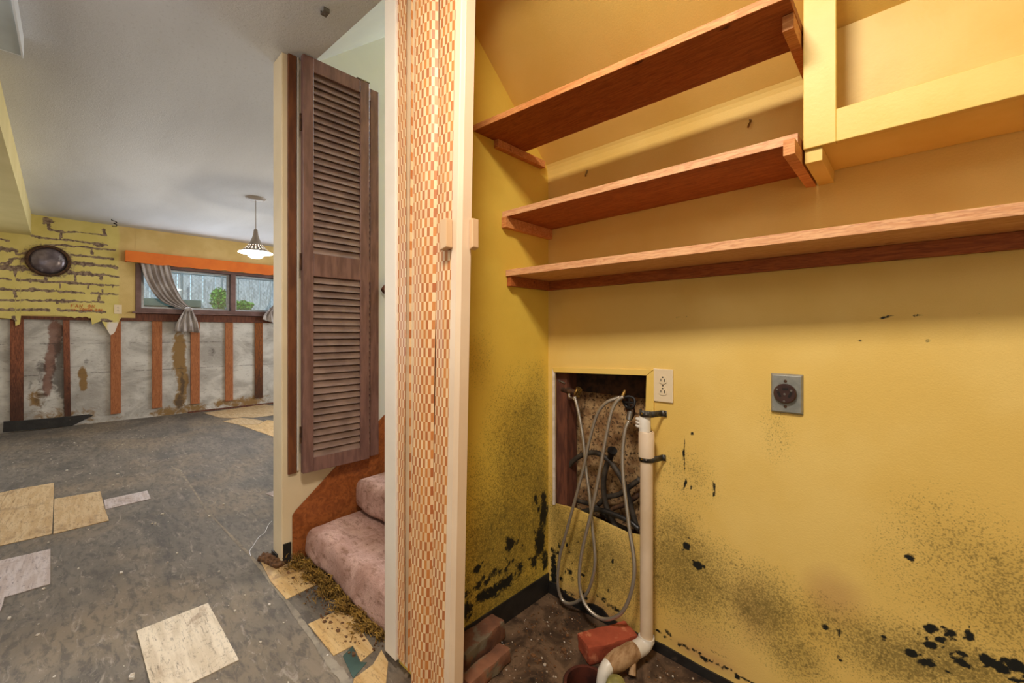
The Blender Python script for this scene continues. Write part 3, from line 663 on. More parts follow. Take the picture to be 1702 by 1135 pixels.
# valance + curtains -----------------------------------------------------------------
vx = XB+.10
yl = at_x(208.5,425,vx)[1]
t = thing('window_valance',(XB,1.6,2.0),'orange painted wooden valance with scalloped lower edge above the far window','valance')
top = 2.14; pts = [(vx,yl,top),(vx,yl,2.005)]
for i in range(0,61):
    y = yl+.24+i*(2.9-yl-.24)/60; pts.append((vx,y,2.0-.016*abs(math.sin((y-yl)*PI/.21))**.7+.006))
pts.append((vx,2.9,top))
MB().extr(pts,(-.018,0,0)).build('front_board', M['orange'], t)
MB().box(XB+.001,vx-.019,yl,yl+.018,2.005,top).build('end_board', M['orange'], t)
MB().box(XB+.001,vx-.019,yl+.02,2.88,top-.02,top-.002).build('top_board', M['orange'], t)
MB().tube([(XB+.05,.55,2.015),(XB+.05,2.8,2.015)],.006,8).build('curtain_rod', M['alu'], label='thin metal curtain rod behind the orange valance', cat='curtain rod')
def drape(rows, X, folds, amp, parent, name='drape'):
    # rows: (vL,uL,vR,uR): left and right edge in the photo
    L = spline([at_x(r[1],r[0],X) for r in rows],6); R = spline([at_x(r[3],r[2],X) for r in rows],6)
    n = 60; vs = []; m = MB()
    for j,(a,b) in enumerate(zip(L,R)):
        w = (b-a).length
        for i in range(n+1):
            f_ = i/n; p = a.lerp(b,f_); d = amp*min(1,w/.3+.3)*(math.sin(f_*PI*2*folds+.6*math.sin(j*.25))+.35*math.sin(f_*PI*2*folds*2.3+j*.2))
            vs.append((p.x+d, p.y, p.z))
    m.add(vs,[(j*(n+1)+i,j*(n+1)+i+1,(j+1)*(n+1)+i+1,(j+1)*(n+1)+i) for j in range(len(L)-1) for i in range(n)])
    o = m.build(name, M['curtain'], parent, smooth='all'); s_ = o.modifiers.new('s','SOLIDIFY'); s_.thickness = .002; return o
t = thing('window_curtain',(XB+.06,.9,1.3),'grey satin curtain pulled aside and knotted at the left of the far window','curtain')
drape([(436,233,438,281),(460,240,458,286),(483,252,478,293),(500,268,497,303),(510,290,507,312),(515.5,309,512,318)],XB+.056,5,.015,t)
drape([(514,308,512,318),(522,302,520,322),(536,294,534,328),(550,290,553,332)],XB+.07,3.5,.022,t,'drape_tail')
p = at_x(313,514.5,XB+.07)
MB().rbox((p[0],p[1],p[2]),(.075,.085,.05),.02,6,.006,3).build('knot', M['curtain'], t, smooth='all')
t = thing('window_curtain',(XB+.06,2.1,1.3),'tail of a second grey curtain showing at the right edge by the cream post','curtain')
drape([(436,462,436,490),(480,462,480,485),(505,455,505,470),(514,447,514,458)],XB+.056,4,.014,t)
drape([(514,447,514,458),(524,438,522,462),(531,436,540,466)],XB+.07,2.5,.018,t,'drape_tail')

# round exhaust vent ------------------------------------------------------------------
c = at_x(81,434,XB)
t = thing('exhaust_vent',c,'round dark-rimmed wall exhaust vent on the peeling yellow brick panel','vent')
MB().lathe([(.150,.001),(.178,.001),(.180,.02),(.170,.035),(.152,.035),(.148,.012)],c,(1,0,0),48).build('rim', M['rust'], t, smooth=True)
MB().lathe([(0,.004),(.15,.004)],c,(1,0,0),48).build('backing_plate', M['slot'], t)
M['ventglass'] = simple('dusty_vent_cover', rgb(128,116,120), rgb(92,80,84), 9, .25, .3, c3=rgb(170,166,168), s3=14, lo3=.6, hi3=.75, spec=.6)
MB().lathe([(0,.048),(.06,.046),(.11,.036),(.140,.018),(.147,.008)],(c[0],c[1]-.005,c[2]+.006),(1,0,0),48).build('cover', M['ventglass'], t, smooth=True)
for a in (.5,2.6,4.7): MB().lathe([(0,.042),(.006,.042),(.006,.034)],(c[0],c[1]+.165*math.cos(a),c[2]+.165*math.sin(a)),(1,0,0),10).build('screw', M['rust'], t)

# handwriting on the panel
GL = {'F':[[(0,0),(0,1),(.7,1)],[(0,.5),(.55,.5)]],'A':[[(0,0),(.35,1),(.7,0)],[(.15,.4),(.58,.4)]],'N':[[(0,0),(0,1),(.7,0),(.7,1)]],'O':[[(.35,1),(.05,.7),(.05,.3),(.35,0),(.65,.3),(.65,.7),(.35,1)]],
 'S':[[(.65,.9),(.3,1),(.05,.75),(.6,.3),(.35,0),(0,.1)]],'U':[[(0,1),(.05,.2),(.35,0),(.6,.2),(.65,1)]],'T':[[(0,1),(.8,1)],[(.4,1),(.4,0)]],'H':[[(0,1),(0,0)],[(.65,1),(.65,0)],[(0,.5),(.65,.5)]],
 'B':[[(0,0),(0,1),(.5,.9),(.5,.6),(0,.5),(.6,.35),(.55,.05),(0,0)]],'X':[[(0,0),(.65,1)],[(0,1),(.65,0)]],'o':[[(.3,.6),(.05,.3),(.3,0),(.5,.3),(.3,.6)]],'n':[[(0,0),(0,.6)],[(0,.4),(.3,.6),(.5,.4),(.5,0)]]}
m = MB()
def write(txt, u, v, hpx, X, adv):
    p = at_x(u,v,X); hh = hpx*.0071; y = p[1]
    for ch in txt:
        for st in GL.get(ch,[]):
            q = [(X+.002, y+a*hh*.8+b*hh*.12, p[2]+b*hh) for a,b in st]
            m.tube(q,.0028,4)
        y += hh*adv
write('FAN ON',118,510.5,5.2,XB,.95); write('on SOUTH BOX',118,515.8,4.0,XB,.80)
m.build('wall_writing', M['redink'], label='small red handwritten words on the yellow panel above the bare studs', cat='writing')
# hook on ceiling near far wall
p = at_z(186,364,CZ); P0 = Vector((p[0],p[1],CZ-.001))
q = [(0,0,0),(0,0,-.015),(0,.03,-.02),(0,.04,-.035),(0,.012,-.045),(0,.04,-.055),(0,.035,-.078),(0,.0,-.082)]
MB().tube(spline([P0+Vector(a) for a in q],4),.005,6).build('ceiling_hook', M['wireblack'], label='small black bent hook on the ceiling edge above the valance', cat='hook')

# ---------------------------------------------------------------- electrical outlets
def outlet(loc, nrm, label, s=1.0, w=.07, h=.114):
    # builds in local frame: x across, z up, facing -Y, then rotated
    t = thing('wall_outlet',(0,0,0),label,'outlet'); loc = Vector(loc)
    def tr(o): pass
    hw,hh = w/2,h/2
    def part(mb,name,mat,par,**k): return mb.build(name, M[mat], par, **k)
    pl = part(MB().box(-hw,hw,-.006,-.0005,-hh,hh),'cover_plate','ivory',t,bevel=.002)
    for dz in (.0195,-.0195):
        r_ = []
        for i in range(28):
            a = 2*PI*i/28; r_.append((max(-.0145,min(.0145,.0172*math.cos(a))),-.0062,dz+.0145*math.sin(a)*.98))
        rc = part(MB().extr(r_,(0,-.0018,0)),'receptacle','ivory',t)
        mb = MB().box(-.0075,-.0052,-.0086,-.0078,dz-.005,dz+.004).box(.0050,.0074,-.0086,-.0078,dz-.006,dz+.004).box(-.0026,.0026,-.0086,-.0078,dz+.007,dz+.0115)
        part(mb,'slot','slot',rc)
    part(MB().lathe([(0,.0072),(.0028,.0072),(.0028,.006)],(0,0,0),(0,-1,0),12),'screw','steel',t)
    t.location = loc; t.rotation_euler = (0,0,math.atan2(nrm[0],-nrm[1])) ; return t
outlet(at_y(1103,640.5,YB),(0,-1),'ivory duplex outlet beside the hole in the yellow closet wall')
outlet(at_x(196,514,XB),(1,0),'small ivory duplex outlet on the far wall left of the window')
c = Vector(at_y(1308,654,YB))
t = thing('dryer_outlet',c,'grey metal plate dryer outlet with round brown socket on the yellow wall','outlet')
MB().hexa([(c.x-.040,YB-.001,c.z-.057),(c.x+.040,YB-.001,c.z-.057),(c.x+.040,YB-.001,c.z+.057),(c.x-.040,YB-.001,c.z+.057)],
          [(c.x-.035,YB-.010,c.z-.052),(c.x+.035,YB-.010,c.z-.052),(c.x+.035,YB-.010,c.z+.052),(c.x-.035,YB-.010,c.z+.052)]).build('cover_plate', M['plate_grey'], t, bevel=.0015)
rc = MB().lathe([(.028,.0),(.028,.010),(.025,.013),(0,.013)],(c.x-.002,YB-.008,c.z+.001),(0,-1,0),40).build('round_socket', M['bakelite'], t, smooth=True)
m = MB(); f_ = YB-.0212
m.box(c.x-.007,c.x+.007,f_-.001,f_,c.z+.012,c.z+.018)
for s_ in (-1,1):
    a = Vector((c.x-.002+s_*.013,0,c.z-.001)); d = Vector((-s_*.4,0,-.9)).normalized(); n_ = Vector((d.z,0,-d.x))*.003; L_ = .008
    m.extr([(a.x+d.x*L_+n_.x,f_,a.z+d.z*L_+n_.z),(a.x-d.x*L_+n_.x,f_,a.z-d.z*L_+n_.z),(a.x-d.x*L_-n_.x,f_,a.z-d.z*L_-n_.z),(a.x+d.x*L_-n_.x,f_,a.z+d.z*L_-n_.z)],(0,-.001,0))
m.build('slot', M['slot'], rc)
m = MB()
for dx,dz in ((-.018,.012),(.016,.011),(0,0),(-.001,-.02)): m.lathe([(0,.002),(.0028,.0015),(.003,0)],(c.x-.002+dx,f_,c.z+dz),(0,-1,0),10)
m.build('socket_screw', M['steel'], rc, smooth=True)
for dz in (.036,-.036): MB().lathe([(0,.002),(.004,.0015),(.0042,0)],(c.x-.002,YB-.0102,c.z+dz),(0,-1,0),12).build('screw', M['rust'], t)

# ---------------------------------------------------------------- closet shelves
def board(m, fl_, fr, br, bl, z0, z1):
    return m.hexa([(*fl_,z0),(*fr,z0),(*br,z0),(*bl,z0)],[(*fl_,z1),(*fr,z1),(*br,z1),(*bl,z1)])
t = thing('wall_shelf',(-.65,1.2,1.8),'uppermost long pine shelf in the yellow closet, under the sloped ceiling','shelf')
board(MB(),(XA+.001,.985),(-.189,1.058),(-.189,1.262),(XA+.001,1.238),1.826,1.846).build('shelf_board', M['pine_shaded'], t, bevel=.001)
board(MB(),(XA+.002,.9815),(-.1895,1.0545),(-.1895,1.0575),(XA+.002,.9845),1.8262,1.8458).build('lit_edge', M['pine'], t)  # lighter strip paints the lit front edge of the same wood
MB().box(XA+.001,XA+.024,1.085,YB-.05,1.797,1.8255).build('cleat', M['pine'], t, bevel=.001)
MB().box(-.212,-.190,1.11,YB-.05,1.790,1.8255).build('cleat', M['pine'], t, bevel=.001)
t = thing('wall_shelf',(-.65,1.2,1.55),'middle pine shelf with worn speckled edge ending at the yellow cabinet','shelf')
board(MB(),(XA+.001,1.132),(-.189,1.155),(-.189,YB-.001),(XA+.001,YB-.001),1.548,1.570).build('shelf_board', M['pine_shaded'], t, bevel=.001)
MB().box(XA+.001,XA+.024,1.125,YB-.001,1.508,1.5475).build('cleat', M['pine'], t, bevel=.001)
MB().box(-.212,-.189,1.118,YB-.001,1.512,1.5475).build('cleat', M['pine'], t, bevel=.001)
p0 = board(MB(),(XA+.002,1.1285),(-.1895,1.1515),(-.1895,1.1545),(XA+.002,1.1315),1.5482,1.5698).build('lit_edge', M['pine_light'], t)  # pale strip paints the lit edge against the shaded board
t = thing('wall_shelf',(-.1,1.3,1.33),'lowest and longest pine shelf running the full width of the yellow closet','shelf')
board(MB(),(XA+.001,1.148),(.99,1.245),(.99,YB-.001),(XA+.001,YB-.001),1.327,1.351).build('shelf_board', M['pine_light'], t, bevel=.001)
MB().box(XA+.001,XA+.022,1.155,YB-.02,1.289,1.3265).build('cleat', M['pine_shaded'], t, bevel=.001)
MB().box(XA+.001,.99,YB-.019,YB-.001,1.289,1.3265).build('cleat', M['pine_shaded'], t, bevel=.001)
# yellow cabinet
t = thing('wall_cabinet',(.3,1.3,1.54),'open yellow painted wall cabinet with flat face frame at upper right','cabinet')
yf = 1.214; m = MB()
m.box(-.186,-.124,yf-.018,yf,1.544,sl(yf)+.012).box(-.124,.93,yf-.018,yf,1.544,1.618).box(.93,.99,yf-.018,yf,1.544,sl(yf)+.012)
m.build('face_frame', M['yellow_trim'], t, bevel=.0015)
MB().extr([(-.1855,yf,1.5445),(-.1855,YB-.002,1.5445),(-.1855,YB-.002,1.69),(-.1855,YB-.03,1.78),(-.1855,YB-.045,sl(YB-.045)-.006),(-.1855,yf,sl(yf)-.006)][::-1],(.02,0,0)).build('side_panel', M['yellow_trim'], t)
MB().box(-.165,.99,yf+.0005,YB-.002,1.5445,1.562).build('bottom_panel', M['yellow_trim'], t)
MB().box(-.165,.99,1.325,1.335,1.5625,1.872).build('back_panel', M['yellow_trim'], t)
MB().box(-.184,-.150,yf-.01,YB-.002,1.512,1.5438).build('cleat', M['yellow_trim'], t, bevel=.001)

# ---------------------------------------------------------------- closet floor items
MB().box(XA+.0005,XA+.006,.80,YB-.001,.0,.083).build('baseboard_closet_left', M['black'], kind='structure')
m = MB(); pts = [(XA,.0),(XA,.05),(-1.08,.052),(-1.02,.03),(-.95,.034),(-.9,.05),(-.86,.05),(-.83,.03),(-.7,.028),(-.62,.036),(-.5,.03),(.1,.034),(.99,.03),(.99,0)]
m.extr([(a,YB-.001,b) for a,b in pts],(0,-.006,0)); m.build('baseboard_closet_back', M['black'], kind='structure')
def mkbrick(c, rot, mat, label, size=(.195,.092,.057), seed=1):
    MB().rbox(c,size,.005,14,.004,seed,rot,26).build('brick', M[mat], smooth=True, label=label, cat='brick')
A_,B_,C_,D_ = at_z(966,1057,.06),at_z(1049,1034.5,.06),at_z(1064,1058,.06),at_z(973,1086,.06)
cx = sum(p[0] for p in (A_,B_,C_,D_))/4; cy = sum(p[1] for p in (A_,B_,C_,D_))/4
rot = math.atan2(B_[1]-A_[1],B_[0]-A_[0])
mkbrick((cx-.0134,cy+.0068,.031),rot,'brick','clean red brick lying against the white drain pipe elbow',(.195,.082,.057),2)
a,b = at_z(820,1027,.06), at_z(740,1098,.06)
rot = math.atan2(b[1]-a[1],b[0]-a[0]); L_ = Vector((b[0]-a[0],b[1]-a[1])).normalized()
mkbrick((a[0]+L_.x*.10,a[1]+L_.y*.10,.038),rot,'brick_old','larger dirty mortar-stained brick against the black baseboard',(.21,.105,.070),5)
a,b = at_z(842,1070,.05), at_z(770,1130,.05)
L_ = Vector((b[0]-a[0],b[1]-a[1])).normalized(); rot = math.atan2(L_.y,L_.x)
mkbrick((a[0]+L_.x*.10,a[1]+L_.y*.10,.026),rot,'brick_old','smaller dirty brick leaning in front of the larger one by the folding door',(.19,.05,.046),9)
# drain
t = thing('floor_drain',(DC[0],DC[1],0),'dark open clay drain pipe in the closet floor under the white pipe','drain')
MB().lathe([(DR-.012,-.30),(DR-.012,.0015),(DR-.002,.002),(DR-.001,-.30)],(DC[0],DC[1],0),n=32).build('clay_pipe', M['clay'], t, smooth=True)
MB().lathe([(0,-.2),(DR-.012,-.2)],(DC[0],DC[1],0)).build('pipe_bottom', M['slot'], t)
# standpipe
px_,py_ = at_y(1074.5,900,1.352)[0], 1.352
zt = at_y(1072,770,py_)[2]; z0 = at_y(1072,1063,py_)[2]
t = thing('drain_standpipe',(px_,py_,0),'aged white plastic drain standpipe standing beside the wall opening','pipe')
r0 = .0215
MB().tube([(px_,py_,z0-.01),(px_,py_,zt+.02)],r0,28).build('pipe', M['pvc'], t, smooth=True)
za,zb = at_y(1075,758,py_)[2], at_y(1075,719,py_)[2]
MB().lathe([(.0225,za-.004),(.0262,za-.002),(.0262,zb),(.024,zb+.004),(.018,zb+.005)],(px_,py_,0),n=28).build('coupling', M['pvc'], t, smooth=True)
zc = at_y(1070,691,py_)[2]
MB().lathe([(.0195,zb+.002),(.0195,zc-.003),(.0175,zc),(0,zc)],(px_-.006,py_,0),n=28).build('top_cap', M['pvc_white'], t, smooth=True)
q = (px_-.024,py_-.002,zc-.024)
m = MB()
for k in range(3): m.lathe([(0,-.004),(.012,-.004),(.0135,0),(.012,.004),(0,.004)],(q[0]-.001-.000*k,q[1],q[2]+.012-k*.012),(0,0,1),16)
m.build('side_nut', M['pvc_white'], t, smooth=True)
e1 = Vector((-.708,1.155,.047)); P1 = Vector((px_,py_,z0)); P2 = Vector((px_,py_,.05)); dv = (e1-P2).normalized()
path = [P1+Vector((0,0,.0)),Vector((px_,py_,.075))]
for i in range(1,8):
    a = i/8*PI/2; path.append(P2+Vector((0,0,.028))*(1-math.sin(a))+dv*.028*(1-math.cos(a)))
path += [P2+dv*.03,P2+dv*.062]
MB().tube(path,[.0265]*len(path),28).build('elbow', M['pvc_white'], t, smooth=True)
wp = [P2+dv*.058+Vector((0,0,.001)),P2+dv*.075,P2+dv*.10,P2+dv*.13,P2+dv*.155,P2+dv*.178+Vector((0,0,-.002))]
MB().tube(wp,[.0275,.031,.030,.0315,.028,.024],24).build('tape_wrap', M['wrap'], t, smooth=True)
e = P2+dv*.17; d2 = Vector((e.x-.012,e.y-.022,0))
MB().tube([e+Vector((0,0,.0)),e+dv*.012+Vector((0,0,-.004)),e+dv*.024+Vector((-.002,0,-.016)),e+dv*.03+Vector((-.003,0,-.05))],[.023,.022,.020,.019],20).build('spout', M['pvc_white'], t, smooth=True)
MB().tube([P2+dv*.085+Vector((.012,0,-.01)),P2+dv*.10+Vector((.03,-.012,-.042))],[.013,.012],14).build('side_stub', M['wrap'], t, smooth=True)
c = (-.655,1.158,.03)
t = thing('drain_cleanout',(c[0],c[1],0),'mossy yellow-green rounded pipe cap on the closet floor at bottom edge','drain plug')
MB().lathe([(0,.055),(.012,.053),(.024,.045),(.031,.030),(.033,.012),(.033,0)],(c[0],c[1]-.008,.001),n=28).build('dome', M['green_cap'], t, smooth=True)
MB().lathe([(.033,.0),(.0355,.0),(.0355,.010),(.033,.012)],(c[0],c[1]-.008,.001),n=28).build('collar', M['green_cap'], t, smooth=True)
# perforated straps
def strap(v0, v1, r, uend, label, drop):
    z = at_y(1072,(v0+v1)/2,py_-r)[2]; hh = (v1-v0)*.00205/2
    xe = at_y(uend,v0,YB-.004)[0]
    t = thing('pipe_strap',(px_,py_,z),label,'strap')
    prof = [(px_-r*math.cos(a),py_-r*math.sin(a)) for a in np.linspace(-.3,PI*.9,14)]+[(px_+r+.012,YB-.012),(px_+r+.02,YB-.005),(xe,YB-.006)]
    n = len(prof); m = MB(); 
    for i in range(n-1):
        (a,b),(c_,d) = prof[i],prof[i+1]; f0 = max(0,(i-11)/(n-12))*drop; f1 = max(0,(i-10)/(n-12))*drop
        m.add([(a,b,z-hh-f0),(c_,d,z-hh-f1),(c_,d,z+hh-f1),(a,b,z+hh-f0)],[(0,1,2,3)])
    o = m.build('band', M['strap'], t, smooth=True); s_ = o.modifiers.new('s','SOLIDIFY'); s_.thickness = .0015
    for i,a in enumerate((.7,1.35,2.0)):
        MB().lathe([(0,.0),(.0032,0)],(px_-(r+.0012)*math.cos(a),py_-(r+.0012)*math.sin(a),z),(-math.cos(a),-math.sin(a),0),10).build('strap_hole', M['chrome'], t)
    for f_ in (.35,.8): MB().lathe([(0,0),(.0032,0)],(px_+r+.02+(xe-px_-r-.02)*f_,YB-.0078,z-drop*(.6+.4*f_)),(0,-1,0),10).build('strap_hole', M['chrome'], t)
strap(683,693,.0225,1108,'dark perforated metal strap holding the top of the white pipe',.006)
strap(759,769,.0245,1100,'dark perforated metal strap lower on the pipe below the coupling',.004)

# ---------------------------------------------------------------- valves and hoses in the opening
c = Vector(at_y(938,648,1.44))
t = thing('water_valve',c,'corroded brass water valve at the upper left inside the wall opening','valve')
MB().tube([c+Vector((-.03,.02,.003)),c+Vector((-.005,0,.002)),c+Vector((.03,-.005,0)),c+Vector((.065,-.01,-.002))],[.011,.014,.013,.009],16).build('valve_body', M['rust'], t, smooth=True)
h = c+Vector((.078,-.012,0)); m = MB()
ringp = [h+Vector((.004*math.sin(3*a),.018*math.cos(a),.018*math.sin(a))) for a in np.linspace(0,2*PI,25)]
m.tube(ringp,.0045,8,False)
for a in (0,PI/3,2*PI/3): m.tube([h+Vector((0,.017*math.cos(a),.017*math.sin(a))),h-Vector((0,.017*math.cos(a),.017*math.sin(a)))],.003,6)
m.build('hand_wheel', M['brass'], t, smooth=True)
MB().tube([c+Vector((.03,-.004,-.008)),c+Vector((.035,-.012,-.03)),Vector(at_y(955,662,1.385))],[.008,.007,.007],12).build('outlet_spigot', M['chrome'], t, smooth=True)
MB().tube([c+Vector((-.015,0,.012)),c+Vector((-.02,-.01,.04)),c+Vector((.012,-.012,.03))],.0035,8).build('loose_wire', M['steel'], t, smooth=True)
c = Vector(at_y(1048,672,1.435))
t = thing('water_valve',c,'black corroded water valve at the upper right of the wall opening','valve')
MB().tube([Vector(at_y(1034,660,1.385)),Vector(at_y(1040,664,1.42)),c+Vector((0,-.01,.0)),c+Vector((.01,-.012,-.03)),Vector(at_y(1047,694,1.40))],[.008,.013,.018,.015,.011],14).build('valve_body', M['rust'], t, smooth=True)
h = c+Vector((.012,-.022,.012)); m = MB()
m.tube([h+Vector((.022*math.cos(a),.006*math.sin(2*a)-.012,.022*math.sin(a))) for a in np.linspace(0,2*PI,25)],.005,8,False)
for a in (0,PI/2): m.tube([h+Vector((.02*math.cos(a),-.012,.02*math.sin(a))),h+Vector((-.02*math.cos(a),-.012,-.02*math.sin(a)))],.0035,6)
m.build('hand_wheel', M['slot'], t, smooth=True)
MB().tube([Vector(at_y(1034,662,1.39)),Vector(at_y(1039,648,1.40))],[.009,.005],10).build('union_nut', M['brass'], t, smooth=True)
MB().tube([Vector(at_y(1045,698,1.39)),Vector(at_y(1048,684,1.40))],[.010,.011],14).build('hose_nut', M['steel'], t, smooth=True)
YH = 1.365
def hose(pts, ys, r, mat, label, cat='hose', name='steel_hose'):
    n = len(pts); P = [at_y(u,v,ys(i/(n-1)) if callable(ys) else ys) for i,(u,v) in enumerate(pts)]
    P = [(a,b,max(c_,r+.001)) for a,b,c_ in P]
    return MB().tube(spline(P,7),r,12).build(name, M[mat], smooth='all', label=label, cat=cat)
h1 = [(955,659),(961,682),(967,715),(971,745),(974,780),(980,825),(985,880),(989,922),(987,951),(977,983),(962,998),(945,1003),(933,994),(927,968),(930,928),(938,896),(955,834),(970,777),(979,735),(992,690),(1008,669),(1031,660)]
hose(h1, lambda f_: 1.388-.03*math.sin(f_*PI)-(.012 if f_>.6 and f_<.97 else 0), .0062,'braid','braided steel hose looping left from the left valve to the floor and back')
h2 = [(1036,659),(1026,666),(1017,682),(1010,712),(1001,760),(992,808),(982,855),(972,895),(965,931),(963,964),(967,991),(978,1012),(997,1027),(1016,1028),(1034,1017),(1047,991),(1054,956),(1053,922),(1047,885),(1042,845),(1036,794),(1035,752),(1039,715),(1045,700)]
hose(h2, lambda f_: 1.385-.060*math.sin(f_*PI), .0066,'braid','braided steel hose hanging in the longest loop from the right valve')
hose([(932,834),(933,800),(945,775),(964,758),(987,752),(1007,761),(1026,783),(1040,811),(1050,848),(1059,880)],1.455,.0105,'hose','thick black hose arched inside the wall opening',name='drain_hose')
t = thing('drain_hose',at_y(1010,800,1.45),'black drain hose with flared mouth standing in the wall opening','hose')
p = [at_y(u,v,1.46) for u,v in ((1014,762),(1007,778),(1003,806),(1006,834),(1014,858),(1028,880))]
MB().tube(spline(p,6),.011,14).build('hose_body', M['hose'], t, smooth='all')
q = Vector(p[0]); d = (Vector(at_y(1018,748,1.44))-q)
MB().tube([q,q+d*.5,q+d*.8,q+d],[.011,.012,.018,.019],18).build('flared_mouth', M['black'], t, smooth=True)
hose([(934,853),(950,855),(970,850),(993,847),(1021,855),(1045,866),(1063,880)],1.432,.010,'black','black hose end lying across the bottom of the wall opening',name='drain_hose')
hose([(1064,796),(1045,810),(1028,822),(1009,826),(995,838)],1.475,.010,'hose','dark pipe slanting down left behind the hoses in the opening',name='drain_hose')
hose([(1000,862),(1020,845),(1040,838),(1062,822)],1.49,.009,'rust','rusty pipe rising to the right low in the opening',name='iron_pipe')
hose([(960,832),(990,842),(1020,868),(1050,884)],1.47,.009,'hose','dark hose sagging lowest behind the others in the opening',name='drain_hose')

# ---------------------------------------------------------------- accordion door
base = [(658,.742),(673.5,.734),(675,.762),(680.5,.765),(681,.738),(685.5,.750),(686.5,.782),(687.6,.732),(700,.734),(712,.742),(723,.757),(724.2,.772),(725,.738),(738,.738),(751,.745)]
P = []
for u,y in base: a,b,_ = ray(u,553); P.append((a/b*y, y))
X0 = P[0][0]
def sx(x,z): return X0+(x-X0)*(.895+.095*z)
t = thing('accordion_door',(-1.1,.75,0),'folded accordion door with orange and cream checkered vinyl panels','door')
m = MB(); uv = []; ZN = 50; rnd = random.Random(3)
arc = [0]
for i in range(1,len(P)): arc.append(arc[-1]+math.hypot(P[i][0]-P[i-1][0],P[i][1]-P[i-1][1]))
zb_ = [.045,.045,.04,.04,.03,.03,.025,.018,.022,.03,.02,.02,.015,.018,.015]
zt_ = 2.24
vs = []
for i,(x,y) in enumerate(P):
    for j in range(ZN+1):
        z = zb_[i]+(zt_-zb_[i])*j/ZN; w = .0025*math.sin(z*5+i*1.3)
        vs.append((sx(x,z)+w, y, z)); uv.append((arc[i]*1.0, z))
m.add(vs,[(i*(ZN+1)+j,(i+1)*(ZN+1)+j,(i+1)*(ZN+1)+j+1,i*(ZN+1)+j+1) for i in range(len(P)-1) for j in range(ZN)])
o = m.build('pleated_panels', M['accordion'], t, uv=uv); s_ = o.modifiers.new('s','SOLIDIFY'); s_.thickness = .002; s_.offset = 1
# back leaf of the folds
def XAT(u,y): a,b,_ = ray(u,553); return a/b*y
xp = P[-1][0]; pr = [(xp+.001,.737),(xp+.024,.737),(xp+.027,.734),(xp+.031,.737),(xp+.042,.742),(xp+.042,.775),(xp+.001,.775)]
vs = []
for z in (.012,zt_): vs += [(sx(xp,z)+(x-xp),y,z) for x,y in pr]
n = len(pr); m = MB().add(vs,[tuple(range(n))[::-1],tuple(range(n,2*n))]+[(i,(i+1)%n,(i+1)%n+n,i+n) for i in range(n)])
m.build('leading_post', M['acc_post'], t, bevel=.001)
for y0_,off,w_,s_ in ((.713,-.022,.030,-1),(.765,.044,.016,1)):
    zc_ = 1.11+(553-385)*.00163; xx = sx(xp,zc_)+off
    MB().hexa([(xx,y0_+.0,zc_-.042),(xx+w_,y0_,zc_-.036),(xx+w_,y0_+.022,zc_-.036),(xx,y0_+.022,zc_-.042)],[(xx,y0_,zc_+.042),(xx+w_,y0_,zc_+.044),(xx+w_,y0_+.022,zc_+.044),(xx,y0_+.022,zc_+.042)]).build('latch_handle', M['latch'], t, bevel=.002)
MB().box(-1.22,.99,.735,.775,2.243,2.2615).build('trim_11', M['alu'], kind='structure')

# ---------------------------------------------------------------- louvred bifold door + jamb
t = thing('louvered_door',(-2.14,.76,.43),'brown louvred bifold door folded open against the stair wall','door')
def leaf(name, X0_, X1_, Y0_, Y1_, Z0_, Z1_, st, op):
    m = MB().box(X0_,X1_,Y0_,Y0_+st,Z0_,Z1_).box(X0_,X1_,Y1_-st,Y1_,Z0_,Z1_)
    zs = [Z0_]+[q for pr_ in op for q in pr_]+[Z1_]
    for a,b in zip(zs[::2],zs[1::2]): m.box(X0_,X1_,Y0_+st,Y1_-st,a,b)
    f = m.build(name, M['brown'], t, bevel=.002)
    sl_ = MB()
    for a,b in op:
        nn = round((b-a)/.0335); p_ = (b-a)/nn
        for i in range(nn):
            zc_ = a+(i+.5)*p_; xc = (X0_+X1_)/2
            sl_.hexa([(xc-.009,Y0_+st,zc_+.019),(xc-.004,Y0_+st,zc_+.020),(xc+.013,Y0_+st,zc_-.016),(xc+.008,Y0_+st,zc_-.018)],[(xc-.009,Y1_-st,zc_+.019),(xc-.004,Y1_-st,zc_+.020),(xc+.013,Y1_-st,zc_-.016),(xc+.008,Y1_-st,zc_-.018)])
    sl_.build('louvre_slats', M['slat'], f); return f
op = [(.505,1.385),(1.495,2.375)]
l1 = leaf('door_leaf',-2.128,-2.100,.760,1.098,.437,2.443,.050,op)
l2 = leaf('door_leaf',-2.163,-2.135,.800,1.172,.437,2.440,.050,op)
for z in (.62,1.45,2.12):
    MB().tube([(-2.118,.7555,z-.04),(-2.118,.7555,z+.04)],.005,8).build('hinge', M['rust'], t, smooth=True)
MB().box(-2.134,-2.098,1.03,1.10,2.4435,2.4485).build('pivot_bracket', M['steel'], t)
MB().box(-2.1735,-2.158,.715,.752,.43,CZ-.001).build('trim_12', M['jamb'], kind='structure', bevel=.001)
MB().box(-2.1735,-2.160,.7545,.762,.44,CZ-.001).build('trim_13', M['white'], kind='structure')
# dark handrail end beyond the louvred door
p = Vector(at_x(637,478,-2.12))
t = thing('handrail',(p.x,p.y,p.z),'dark wooden handrail end just showing between louvred door and white jamb','handrail')
MB().tube([p+Vector((0,0,-.02)),p+Vector((0,.02,-.005)),p+Vector((0,1.6,1.36))],[.018,.024,.022],14).build('rail', M['jamb'], t, smooth=True)
MB().tube([p+Vector((0,.10,.05)),p+Vector((-.052,.10,.03))],.006,8).build('rail_bracket', M['rust'], t)

